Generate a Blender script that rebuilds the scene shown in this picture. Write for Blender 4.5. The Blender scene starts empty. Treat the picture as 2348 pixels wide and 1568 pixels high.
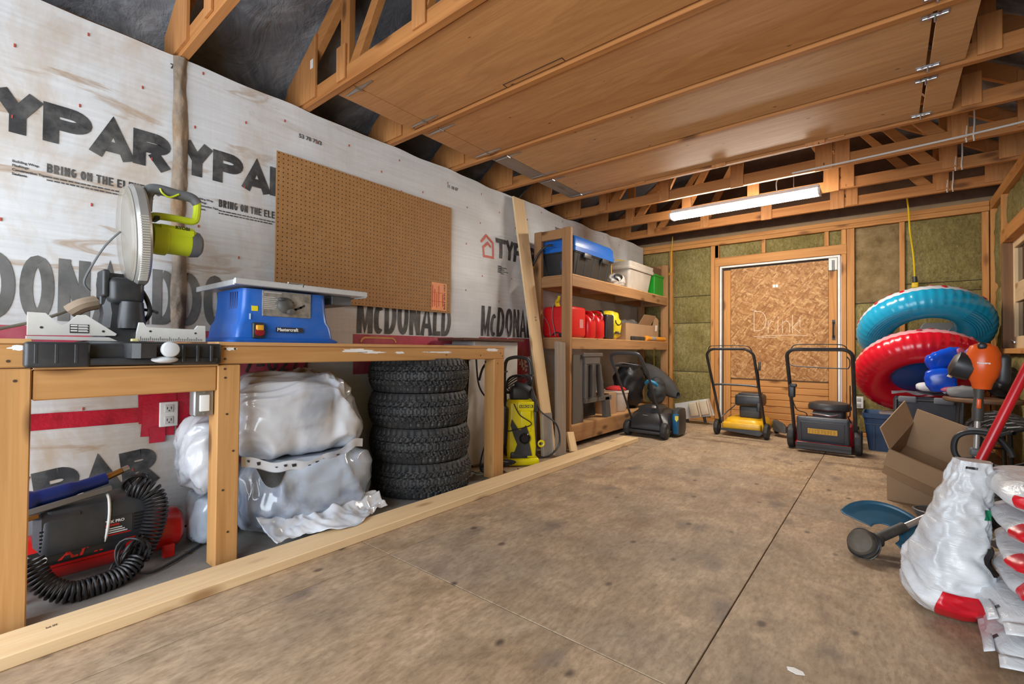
import bpy, bmesh, math, random
from mathutils import Vector, Matrix, Euler, noise

RN = random.Random(11)
PI = math.pi
scene = bpy.context.scene
COL = scene.collection

# ------------------------------------------------------------------ camera
cam_data = bpy.data.cameras.new('camera')
cam = bpy.data.objects.new('camera', cam_data)
COL.objects.link(cam)
cam_data.sensor_fit = 'HORIZONTAL'
cam_data.sensor_width = 36.0
cam_data.lens = 36.0 * 1059.2 / 2348.0
cam_data.clip_start = 0.02
_th, _ph, _ro = math.radians(39.03), math.radians(0.84), math.radians(0.484)
_F = Vector((-math.sin(_th) * math.cos(_ph), math.cos(_th) * math.cos(_ph), math.sin(_ph)))
_R0 = Vector((math.cos(_th), math.sin(_th), 0))
_U0 = _R0.cross(_F)
_R = _R0 * math.cos(_ro) + _U0 * math.sin(_ro)
_U = _U0 * math.cos(_ro) - _R0 * math.sin(_ro)
cam.matrix_world = Matrix(((_R.x, _U.x, -_F.x, 2.62), (_R.y, _U.y, -_F.y, 0.0),
                           (_R.z, _U.z, -_F.z, 0.87), (0, 0, 0, 1)))
scene.camera = cam

# ------------------------------------------------------------------ daylight and exposure
world = bpy.data.worlds.new('world')
scene.world = world
world.use_nodes = True
bgn = world.node_tree.nodes['Background']
bgn.inputs[0].default_value = (0.80, 0.89, 1.0, 1)
bgn.inputs[1].default_value = 1.0
scene.view_settings.view_transform = 'Standard'
scene.view_settings.look = 'None'
scene.view_settings.gamma = 1.0
scene.view_settings.exposure = 0.66
scene.view_settings.use_curve_mapping = False
try:
    scene.cycles.use_denoising = True
    scene.cycles.max_bounces = 7
    scene.cycles.diffuse_bounces = 4
    scene.cycles.adaptive_threshold = 0.02
    scene.cycles.caustics_reflective = False
    scene.cycles.caustics_refractive = False
    scene.cycles.sample_clamp_indirect = 6.0
except Exception:
    pass
# daylight entering through the wide open doorway of the shed, behind the camera
_ld = bpy.data.lights.new('doorway_daylight', 'AREA')
_ld.shape = 'RECTANGLE'
_ld.size, _ld.size_y = 3.1, 2.1
_ld.energy = 94
_ld.color = (0.84, 0.92, 1.0)
_lo = bpy.data.objects.new('doorway_daylight', _ld)
COL.objects.link(_lo)
_lo.location = (1.7, -1.45, 1.15)
_lo.rotation_euler = (PI / 2, 0, 0)     # -Z of the lamp looks down +Y

# ------------------------------------------------------------------ helpers
def box_mesh(x0, x1, y0, y1, z0, z1, b=0.0):
    if b <= 0:
        v = [(x, y, z) for z in (z0, z1) for y in (y0, y1) for x in (x0, x1)]
        f = [(0, 2, 3, 1), (4, 5, 7, 6), (0, 1, 5, 4), (2, 6, 7, 3), (0, 4, 6, 2), (1, 3, 7, 5)]
        return v, f
    b = min(b, (x1 - x0) * .45, (y1 - y0) * .45, (z1 - z0) * .45)
    v, idx = [], {}
    lo, hi = (x0, y0, z0), (x1, y1, z1)
    for sx in (0, 1):
        for sy in (0, 1):
            for sz in (0, 1):
                s = (sx, sy, sz)
                for a in range(3):
                    p = []
                    for k in range(3):
                        c = hi[k] if s[k] else lo[k]
                        if k != a:
                            c += -b if s[k] else b
                        p.append(c)
                    idx[s + (a,)] = len(v)
                    v.append(tuple(p))
    f = []
    for a in range(3):
        b1, b2 = (a + 1) % 3, (a + 2) % 3
        for sa in (0, 1):
            q = []
            for (u, w) in ((0, 0), (1, 0), (1, 1), (0, 1)):
                s = [0, 0, 0]; s[a] = sa; s[b1] = u; s[b2] = w
                q.append(idx[tuple(s) + (a,)])
            f.append(tuple(q if sa else q[::-1]))
    for a in range(3):
        b1, b2 = (a + 1) % 3, (a + 2) % 3
        for u in (0, 1):
            for w in (0, 1):
                s0 = [0, 0, 0]; s0[b1] = u; s0[b2] = w
                s1 = list(s0); s1[a] = 1
                q = [idx[tuple(s0) + (b1,)], idx[tuple(s1) + (b1,)], idx[tuple(s1) + (b2,)], idx[tuple(s0) + (b2,)]]
                f.append(tuple(q))
    for sx in (0, 1):
        for sy in (0, 1):
            for sz in (0, 1):
                s = (sx, sy, sz)
                f.append((idx[s + (0,)], idx[s + (1,)], idx[s + (2,)]))
    return v, f


def catmull(pts, n=8, closed=False):
    P = [Vector(p) for p in pts]
    out = []
    L = len(P)
    rng = range(L) if closed else range(L - 1)
    for i in rng:
        if closed:
            a, b, c, d = P[(i - 1) % L], P[i], P[(i + 1) % L], P[(i + 2) % L]
        else:
            a, b, c, d = P[max(i - 1, 0)], P[i], P[i + 1], P[min(i + 2, L - 1)]
        for k in range(n):
            t = k / n
            out.append(0.5 * ((2 * b) + (c - a) * t + (2 * a - 5 * b + 4 * c - d) * t * t + (3 * b - 3 * c + d - a) * t ** 3))
    if not closed:
        out.append(P[-1])
    return out


def T(x=0, y=0, z=0, rx=0, ry=0, rz=0):
    return Matrix.Translation((x, y, z)) @ Euler((math.radians(rx), math.radians(ry), math.radians(rz))).to_matrix().to_4x4()


class MB:
    """collects shapes, builds one mesh object"""
    def __init__(s):
        s.v, s.f, s.mi, s.cur = [], [], [], 0

    def add(s, v, f, M=None):
        o = len(s.v)
        if M is not None:
            v = [tuple(M @ Vector(p)) for p in v]
        s.v += [tuple(p) for p in v]
        s.f += [tuple(i + o for i in q) for q in f]
        s.mi += [s.cur] * len(f)
        return s

    def box(s, x0, x1, y0, y1, z0, z1, b=0.0, M=None):
        return s.add(*box_mesh(x0, x1, y0, y1, z0, z1, b), M)

    def cbox(s, c, d, b=0.0, M=None):
        return s.box(c[0] - d[0] / 2, c[0] + d[0] / 2, c[1] - d[1] / 2, c[1] + d[1] / 2, c[2] - d[2] / 2, c[2] + d[2] / 2, b, M)

    def loft(s, rings, cap=True, closed=False, M=None):
        n = len(rings[0])
        v = [tuple(p) for r in rings for p in r]
        f = []
        m = len(rings)
        for i in range(m if closed else m - 1):
            j = (i + 1) % m
            for k in range(n):
                k2 = (k + 1) % n
                f.append((i * n + k, i * n + k2, j * n + k2, j * n + k))
        if cap and not closed:
            f.append(tuple(range(n))[::-1])
            f.append(tuple((m - 1) * n + k for k in range(n)))
        return s.add(v, f, M)

    def tube(s, path, r, n=8, closed=False, cap=True, M=None):
        P = [Vector(p) for p in path]
        m = len(P)
        rr = r if isinstance(r, (list, tuple)) else [r] * m
        tang = []
        for i in range(m):
            if closed:
                t = P[(i + 1) % m] - P[i - 1]
            else:
                t = P[min(i + 1, m - 1)] - P[max(i - 1, 0)]
            if t.length < 1e-9:
                t = Vector((0, 0, 1))
            tang.append(t.normalized())
        up = Vector((0, 0, 1)) if abs(tang[0].z) < .9 else Vector((1, 0, 0))
        nrm = (up - tang[0] * up.dot(tang[0])).normalized()
        rings = []
        for i in range(m):
            nrm = (nrm - tang[i] * nrm.dot(tang[i]))
            nrm = nrm.normalized() if nrm.length > 1e-6 else Vector((1, 0, 0))
            bi = tang[i].cross(nrm)
            rings.append([P[i] + (nrm * math.cos(2 * PI * k / n) + bi * math.sin(2 * PI * k / n)) * rr[i] for k in range(n)])
        return s.loft(rings, cap, closed, M)

    def cyl(s, p, q, r, r2=None, n=16, M=None):
        return s.tube([p, q], [r, r if r2 is None else r2], n, M=M)

    def lathe(s, prof, n=24, M=None, cap=True):
        """prof: list of (r, h); axis +Z"""
        rings = [[(r * math.cos(2 * PI * k / n), r * math.sin(2 * PI * k / n), h) for k in range(n)] for r, h in prof]
        return s.loft(rings, cap, False, M)

    def prism(s, pts, h0, h1, M=None, b=0.0):
        """pts: 2D outline in XY, extruded along Z"""
        n = len(pts)
        v = [(x, y, h0) for x, y in pts] + [(x, y, h1) for x, y in pts]
        f = [tuple(range(n))[::-1], tuple(range(n, 2 * n))]
        f += [(k, (k + 1) % n, n + (k + 1) % n, n + k) for k in range(n)]
        return s.add(v, f, M)

    def grid(s, fn, nu, nv, cu=False, cv=False, M=None):
        v = [tuple(fn(i / (nu if cu else nu - 1), j / (nv if cv else nv - 1))) for i in range(nu) for j in range(nv)]
        f = []
        for i in range(nu if cu else nu - 1):
            for j in range(nv if cv else nv - 1):
                f.append((i * nv + j, ((i + 1) % nu) * nv + j, ((i + 1) % nu) * nv + (j + 1) % nv, i * nv + (j + 1) % nv))
        return s.add(v, f, M)

    def ell(s, c, r, nu=20, nv=12, e=1.0, M=None, fn=None):
        """(super)ellipsoid, e<1 boxier"""
        def sp(a, p):
            return math.copysign(abs(a) ** p, a)
        rings = []
        for j in range(1, nv):
            ph = -PI / 2 + PI * j / nv
            ring = []
            for i in range(nu):
                t = 2 * PI * i / nu
                p = Vector((sp(math.cos(ph), e) * sp(math.cos(t), e), sp(math.cos(ph), e) * sp(math.sin(t), e), sp(math.sin(ph), e)))
                p = Vector((p.x * r[0] + c[0], p.y * r[1] + c[1], p.z * r[2] + c[2]))
                ring.append(fn(p) if fn else p)
            rings.append(ring)
        return s.loft(rings, True, False, M)

    def rbox(s, c, d, rad, M=None, seg=3):
        """rounded box: vertical profile rings with rounded corners and rounded top/bottom rim"""
        hx, hy, hz = d[0] / 2, d[1] / 2, d[2] / 2
        rad = min(rad, hx * .98, hy * .98, hz * .98)
        rings = []
        for sgn in (-1, 1):
            for k in range(seg + 1):
                a = (PI / 2) * k / seg
                if sgn < 0:
                    ins, z = rad * (1 - math.sin(a)), -hz + rad * (1 - math.cos(a))
                else:
                    ins, z = rad * (1 - math.cos(a)), hz - rad * (1 - math.sin(a))
                rings.append((ins, z))
        out = []
        for ins, z in rings:
            ring = []
            r = max(rad - ins, 0.0004)
            for (cx, cy, a0) in ((hx - rad, hy - rad, 0), (-hx + rad, hy - rad, 90), (-hx + rad, -hy + rad, 180), (hx - rad, -hy + rad, 270)):
                for k in range(seg + 1):
                    a = math.radians(a0 + 90 * k / seg)
                    ring.append((c[0] + cx + r * math.cos(a), c[1] + cy + r * math.sin(a), c[2] + z))
            out.append(ring)
        return s.loft(out, True, False, M)

    def mesh(s, name, smooth=35):
        me = bpy.data.meshes.new(name)
        me.from_pydata(s.v, [], s.f)
        if any(s.mi):
            me.polygons.foreach_set('material_index', s.mi)
        if smooth is not None:
            me.shade_smooth()
            if smooth < 180:
                me.set_sharp_from_angle(angle=math.radians(smooth))
        bm = bmesh.new(); bm.from_mesh(me)
        bmesh.ops.recalc_face_normals(bm, faces=bm.faces)
        bm.to_mesh(me); bm.free()
        me.update()
        return me

    def build(s, name, mat, parent=None, smooth=35, label=None, loc=None, rot=None):
        me = s.mesh(name, smooth)
        o = bpy.data.objects.new(name, me)
        COL.objects.link(o)
        for m in (mat if isinstance(mat, (list, tuple)) else [mat]):
            me.materials.append(m)
        if parent is not None:
            o.parent = parent
        if loc is not None:
            o.location = loc
        if rot is not None:
            o.rotation_euler = tuple(math.radians(a) for a in rot)
        if label:
            o['label'] = label
        return o


def thing(name, label, cat, loc=(0, 0, 0), rot=(0, 0, 0), group=None):
    o = bpy.data.objects.new(name, None)
    o.empty_display_size = 0.1
    COL.objects.link(o)
    o.location = loc
    o.rotation_euler = tuple(math.radians(a) for a in rot)
    o['label'] = label
    o['category'] = cat
    if group:
        o['group'] = group
    return o


def tag(o, label, cat, group=None):
    o['label'] = label
    o['category'] = cat
    if group:
        o['group'] = group
    return o


def struct(o):
    o['kind'] = 'structure'
    return o


def dup(mesh_obj, name, parent, loc=None, rot=None):
    c = mesh_obj.copy()
    c.name = name
    COL.objects.link(c)
    c.parent = parent
    if loc is not None:
        c.location = loc
    if rot is not None:
        c.rotation_euler = tuple(math.radians(a) for a in rot)
    return c


def fbm(p, oct=3):
    a, s, o = 1.0, 1.0, 0.0
    for _ in range(oct):
        o += a * noise.noise(p * s)
        a *= .5
        s *= 2.1
    return o


def ridge(p):
    return 1 - abs(noise.noise(p)) * 2

# ------------------------------------------------------------------ materials
_mc = {}

class NT:
    def __init__(s, name):
        s.m = bpy.data.materials.new(name)
        s.m.use_nodes = True
        s.t = s.m.node_tree
        s.b = s.t.nodes['Principled BSDF']
        s.out = s.t.nodes['Material Output']

    def n(s, t, **kw):
        nd = s.t.nodes.new(t)
        for k, v in kw.items():
            if k in nd.inputs.keys():
                nd.inputs[k].default_value = v
            else:
                setattr(nd, k, v)
        return nd

    def l(s, a, b):
        s.t.links.new(a, b)

    def coords(s, scale=(1, 1, 1), rnd=True, src='Object', rot=(0, 0, 0)):
        tc = s.n('ShaderNodeTexCoord')
        mp = s.n('ShaderNodeMapping')
        mp.inputs['Scale'].default_value = scale
        mp.inputs['Rotation'].default_value = rot
        if rnd:
            oi = s.n('ShaderNodeObjectInfo')
            ml = s.n('ShaderNodeVectorMath', operation='MULTIPLY_ADD')
            cb = s.n('ShaderNodeCombineXYZ')
            for k in range(3):
                s.l(oi.outputs['Random'], cb.inputs[k])
            s.l(cb.outputs[0], ml.inputs[0])
            ml.inputs[1].default_value = (37.0, 71.0, 53.0)
            s.l(tc.outputs[src], ml.inputs[2])
            s.l(ml.outputs[0], mp.inputs['Vector'])
        else:
            s.l(tc.outputs[src], mp.inputs['Vector'])
        return mp.outputs[0]

    def noise(s, vec, scale, detail=4, rough=.55, dist=0.0):
        nd = s.n('ShaderNodeTexNoise')
        nd.inputs['Scale'].default_value = scale
        nd.inputs['Detail'].default_value = detail
        nd.inputs['Roughness'].default_value = rough
        nd.inputs['Distortion'].default_value = dist
        s.l(vec, nd.inputs['Vector'])
        return nd.outputs['Fac']

    def ramp(s, fac, stops, interp='LINEAR'):
        nd = s.n('ShaderNodeValToRGB')
        cr = nd.color_ramp
        cr.interpolation = interp
        while len(cr.elements) < len(stops):
            cr.elements.new(.5)
        for e, (p, c) in zip(cr.elements, stops):
            e.position = p
            e.color = (*c, 1) if len(c) == 3 else c
        s.l(fac, nd.inputs[0])
        return nd.outputs['Color']

    def mix(s, fac, a, b, mode='MIX'):
        nd = s.n('ShaderNodeMix', data_type='RGBA', blend_type=mode)
        for v, k in ((fac, 0), (a, 6), (b, 7)):
            if isinstance(v, (int, float)):
                nd.inputs[k].default_value = v
            elif isinstance(v, tuple):
                nd.inputs[k].default_value = (*v, 1)
            else:
                s.l(v, nd.inputs[k])
        return nd.outputs[2]

    def math(s, op, a, b=0.0):
        nd = s.n('ShaderNodeMath', operation=op)
        for v, k in ((a, 0), (b, 1)):
            if isinstance(v, (int, float)):
                nd.inputs[k].default_value = v
            else:
                s.l(v, nd.inputs[k])
        return nd.outputs[0]

    def bump(s, h, strength=.2, dist=.01):
        nd = s.n('ShaderNodeBump')
        nd.inputs['Strength'].default_value = strength
        nd.inputs['Distance'].default_value = dist
        s.l(h, nd.inputs['Height'])
        s.l(nd.outputs[0], s.b.inputs['Normal'])

    def fin(s, col=None, rough=.6, metal=0.0, spec=.5):
        if col is not None:
            if isinstance(col, tuple):
                s.b.inputs['Base Color'].default_value = (*col, 1)
            else:
                s.l(col, s.b.inputs['Base Color'])
        s.b.inputs['Roughness'].default_value = rough
        s.b.inputs['Metallic'].default_value = metal
        s.b.inputs['Specular IOR Level'].default_value = spec
        return s.m


def sc(c, k):
    return tuple(min(max(x * k, 0), 1) for x in c)


def plain(name, col, rough=.5, metal=0.0, var=.12, scale=9.0, bump=0.0, spec=.5, dirt=None):
    """smooth material with a little colour variation and optional dust"""
    key = ('p', name)
    if key in _mc:
        return _mc[key]
    t = NT(name)
    v = t.coords()
    n1 = t.noise(v, scale, 4)
    c = t.ramp(n1, [(.25, sc(col, 1 - var)), (.75, sc(col, 1 + var))])
    if dirt:
        n2 = t.noise(v, scale * .6, 5, .65)
        c = t.mix(t.ramp(n2, [(.45, (0, 0, 0)), (.75, (dirt[1],) * 3)]), c, dirt[0])
    if bump:
        t.bump(t.noise(v, scale * 6, 3), bump, .004)
    _mc[key] = t.fin(c, rough, metal, spec)
    return _mc[key]


def wood(axis, kind='stud'):
    """sawn softwood, grain along the given axis of the object"""
    key = ('w', axis, kind)
    if key in _mc:
        return _mc[key]
    C = {'stud': ((.62, .295, .092), (.43, .175, .045), (.20, .075, .02)),
         'truss': ((.47, .20, .060), (.31, .115, .030), (.13, .045, .012)),
         'bench': ((.55, .29, .105), (.41, .195, .062), (.16, .07, .025)),
         'pale': ((.82, .60, .35), (.70, .47, .25), (.34, .18, .075)),
         'rack': ((.39, .205, .088), (.26, .125, .05), (.10, .045, .017)),
         'grey': ((.30, .24, .19), (.20, .155, .12), (.11, .085, .065)),
         'dark': ((.24, .125, .06), (.15, .075, .033), (.06, .03, .015))}[kind]
    t = NT('wood_%s_%s' % (kind, axis))
    long = {'x': 0, 'y': 1, 'z': 2}[axis]
    s1 = [9.0] * 3; s1[long] = .55
    s2 = [70.0] * 3; s2[long] = 1.6
    s3 = [8.0] * 3; s3[long] = 3.0
    v1, v2, v3 = t.coords(tuple(s1)), t.coords(tuple(s2)), t.coords(tuple(s3))
    n1 = t.noise(v1, 1.6, 5, .55, .8)
    n2 = t.noise(v2, 1.0, 3, .6)
    c = t.ramp(n1, [(.28, C[1]), (.5, C[0]), (.62, sc(C[0], .9)), (.8, C[1])])
    c = t.mix(t.ramp(n2, [(.35, (.35,) * 3), (.65, (0, 0, 0))]), c, C[1])
    vo = t.n('ShaderNodeTexVoronoi', feature='F1')
    vo.inputs['Scale'].default_value = 1.0
    vo.inputs['Randomness'].default_value = 1.0
    t.l(v3, vo.inputs['Vector'])
    k = t.ramp(vo.outputs['Distance'], [(.10, (.95,) * 3), (.17, (.5,) * 3), (.25, (0, 0, 0))])
    c = t.mix(k, c, C[2])
    n3 = t.noise(v1, .35, 3)
    c = t.mix(t.ramp(n3, [(.45, (0, 0, 0)), (.7, (.35,) * 3)]), c, sc(C[1], .8))
    t.bump(n2, .15, .003)
    _mc[key] = t.fin(c, .62, 0, .3)
    return _mc[key]


def ply(axis, c0=(.50, .25, .095), c1=(.36, .155, .05), name='plywood'):
    key = ('ply', axis, name)
    if key in _mc:
        return _mc[key]
    t = NT('%s_%s' % (name, axis))
    long = {'x': 0, 'y': 1, 'z': 2}[axis]
    s1 = [7.0] * 3; s1[long] = .9
    s2 = [60.0] * 3; s2[long] = 5
    s3 = [17.0] * 3; s3[long] = 7.0
    v1, v2, v3 = t.coords(tuple(s1)), t.coords(tuple(s2)), t.coords(tuple(s3))
    w1 = t.noise(v1, .55, 3, .5, 1.6)
    w = t.math('FRACT', t.math('MULTIPLY', w1, 7.0))
    n2 = t.noise(v2, 1, 4, .6)
    c = t.ramp(w, [(.0, tuple(.6 * q + .4 * r for q, r in zip(c0, c1))), (.25, c0), (.8, sc(c0, 1.10)), (1.0, sc(c0, .96))])
    c = t.mix(t.ramp(n2, [(.35, (.45,) * 3), (.62, (0, 0, 0))]), c, c1)
    vo = t.n('ShaderNodeTexVoronoi', feature='F1')
    vo.inputs['Scale'].default_value = .6
    t.l(v3, vo.inputs['Vector'])
    c = t.mix(t.ramp(vo.outputs['Distance'], [(.030, (1, 1, 1)), (.060, (0, 0, 0))]), c, (.07, .028, .01))
    t.bump(n2, .1, .003)
    _mc[key] = t.fin(c, .55, 0, .35)
    return _mc[key]


# ---- stroke lettering: heavy block capitals made of straight and curved strokes
def arc(cx, cy, rx, ry, a0, a1, n=10):
    return [(cx + rx * math.cos(math.radians(a0 + (a1 - a0) * k / n)), cy + ry * math.sin(math.radians(a0 + (a1 - a0) * k / n))) for k in range(n + 1)]


def glyph(ch, w, h, s):
    """list of polylines (centre lines) for a letter w wide, h tall, stroke s"""
    e = s / 2
    L, Rr, B, Tp = e, w - e, e, h - e
    m = h * .5
    G = {
        'T': [[(0, Tp), (w, Tp)], [(w / 2, 0), (w / 2, Tp)]],
        'Y': [[(L, h), (w / 2, m * .95), (Rr, h)], [(w / 2, 0), (w / 2, m)]],
        'A': [[(L * .7, 0), (w / 2, Tp), (w - L * .7, 0)], [(w * .25, h * .28), (w * .75, h * .28)]],
        'P': [[(L, 0), (L, h)], [(L, Tp), (w * .55, Tp)] + arc(w * .55, h * .68, Rr - w * .55, Tp - h * .68, 90, -90) + [(L, 2 * h * .68 - Tp)]],
        'R': [[(L, 0), (L, h)], [(L, Tp), (w * .55, Tp)] + arc(w * .55, h * .70, Rr - w * .6, Tp - h * .70, 90, -90) + [(L, 2 * h * .70 - Tp)], [(w * .5, h * .42), (Rr, 0)]],
        'D': [[(L, 0), (L, h)], [(L, Tp), (w * .4, Tp)] + arc(w * .4, m, Rr - w * .4, Tp - m, 90, -90, 14) + [(L, B)]],
        'O': [arc(w / 2, m, Rr - w / 2, Tp - m, 90, 450, 24)],
        'N': [[(L, 0), (L, h)], [(Rr, 0), (Rr, h)], [(L, Tp), (Rr, B)]],
        'L': [[(L, h), (L, B), (w, B)]],
        'M': [[(L, 0), (L, h)], [(Rr, 0), (Rr, h)], [(L, Tp), (w / 2, h * .12), (Rr, Tp)]],
        'c': [arc(w / 2, h * .38, Rr - w / 2, h * .38 - e, 50, 310, 16)],
        'B': [[(L, 0), (L, h)], [(L, Tp), (w * .5, Tp)] + arc(w * .5, (Tp + m) / 2, Rr - w * .55, (Tp - m) / 2, 90, -90, 8) + [(L, m)], [(L, m), (w * .5, m)] + arc(w * .5, (B + m) / 2, Rr - w * .5, (m - B) / 2, 90, -90, 8) + [(L, B)]],
        'I': [[(w / 2, 0), (w / 2, h)]],
        'G': [arc(w / 2, m, Rr - w / 2, Tp - m, 50, 360, 20) + [(w * .55, m * .95)]],
        'H': [[(L, 0), (L, h)], [(Rr, 0), (Rr, h)], [(L, m), (Rr, m)]],
        'E': [[(w, Tp), (L, Tp), (L, B), (w, B)], [(L, m), (w * .9, m)]],
        'S': [arc(w / 2, h * .72, Rr - w / 2, h * .28 - e, 30, 270, 10) + arc(w / 2, h * .26, Rr - w / 2, h * .26 - e + .001, 90, -150, 10)[1:]],
        'r': [[(L, 0), (L, h * .72)], arc(w * .75, h * .3, w * .55, h * .36, 160, 70, 6)],
        'i': [[(w / 2, 0), (w / 2, h * .7)], [(w / 2, h * .82), (w / 2, h * .95)]],
        'n': [[(L, 0), (L, h * .7)], [(L, h * .45)] + arc(w / 2, h * .42, Rr - w / 2, h * .24, 180, 0, 8) + [(Rr, 0)]],
        'k': [[(L, 0), (L, h)], [(Rr, h * .68), (L, h * .3), (Rr, 0)]],
        '!': [[(w / 2, h), (w / 2, h * .3)], [(w / 2, h * .12), (w / 2, 0)]],
        '-': [[(w * .1, m), (w * .9, m)]],
        '0': [arc(w / 2, m, Rr - w / 2, Tp - m, 90, 450, 20)],
        '2': [arc(w / 2, h * .7, Rr - w / 2, h * .3 - e, 170, -30, 10) + [(L, B), (w, B)]],
        '7': [[(0, Tp), (Rr, Tp), (w * .35, 0)]],
        '8': [arc(w / 2, h * .73, Rr - w / 2, h * .27 - e, 90, 450, 14), arc(w / 2, h * .26, Rr - w / 2, h * .26 - e, 90, 450, 14)],
    }
    return G.get(ch, [])


def stroke_poly(mb, pts, s, put):
    """flat ribbon of width s along 2D polyline with mitred joins; put maps (u,v)->3D"""
    n = len(pts)
    if n < 2:
        return
    closed = math.hypot(pts[0][0] - pts[-1][0], pts[0][1] - pts[-1][1]) < 1e-6 and n > 3
    left, right = [], []
    for i in range(n):
        if closed:
            a, b, c = pts[i - 1] if i else pts[-2], pts[i], pts[i + 1] if i < n - 1 else pts[1]
        else:
            a, b, c = pts[max(i - 1, 0)], pts[i], pts[min(i + 1, n - 1)]
        d1 = Vector((b[0] - a[0], b[1] - a[1])); d2 = Vector((c[0] - b[0], c[1] - b[1]))
        if d1.length < 1e-9: d1 = d2
        if d2.length < 1e-9: d2 = d1
        d1.normalize(); d2.normalize()
        n1 = Vector((-d1.y, d1.x)); n2 = Vector((-d2.y, d2.x))
        mm = (n1 + n2)
        if mm.length < .3:
            mm = n1
        mm.normalize()
        k = s / 2 / max(mm.dot(n1), .5)
        left.append((b[0] + mm.x * k, b[1] + mm.y * k)); right.append((b[0] - mm.x * k, b[1] - mm.y * k))
    # subdivide along each segment so the ribbon can follow a wavy sheet
    v, f = [], []
    for i in range(n - 1):
        seg = math.hypot(pts[i + 1][0] - pts[i][0], pts[i + 1][1] - pts[i][1])
        k = max(1, int(seg / .04))
        o = len(v)
        for j in range(k + 1):
            t = j / k
            for (A) in (left, right):
                v.append(put(A[i][0] * (1 - t) + A[i + 1][0] * t, A[i][1] * (1 - t) + A[i + 1][1] * t))
        for j in range(k):
            f.append((o + 2 * j, o + 2 * j + 1, o + 2 * j + 3, o + 2 * j + 2))
    mb.add(v, f)


def stroke_text(mb, word, put, u0, v0, h, ws, s, gap):
    """word drawn from (u0,v0); ws width per letter (number or dict); returns end u"""
    u = u0
    for ch in word:
        w = ws.get(ch, ws['*']) if isinstance(ws, dict) else ws
        for pl in glyph(ch, w, h, s):
            stroke_poly(mb, [(u + x, v0 + y) for x, y in pl], s, put)
        u += w + gap
    return u


def font_text(txt, size, put, bold=0.0, xs=1.0, shear=0.0, split=0.05):
    """built-in font to a flat mesh; put maps (u,v) -> 3D"""
    cu = bpy.data.curves.new('t', 'FONT')
    cu.body = txt
    cu.size = size
    cu.offset = bold
    cu.shear = shear
    cu.resolution_u = 3
    ob = bpy.data.objects.new('t', cu)
    me = bpy.data.meshes.new_from_object(ob)
    mb = MB()
    mb.add([put(p.co.x * xs, p.co.y) for p in me.vertices], [tuple(q.vertices) for q in me.polygons])
    bpy.data.objects.remove(ob); bpy.data.curves.remove(cu); bpy.data.meshes.remove(me)
    return mb

# ================================================================== THE SETTING
XR = 3.35          # face of the right wall studs
YB = 5.95          # face of the back wall studs
ZW = 2.25          # wall height
Y0 = -1.6          # open doorway end of the shed, behind the camera

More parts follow.
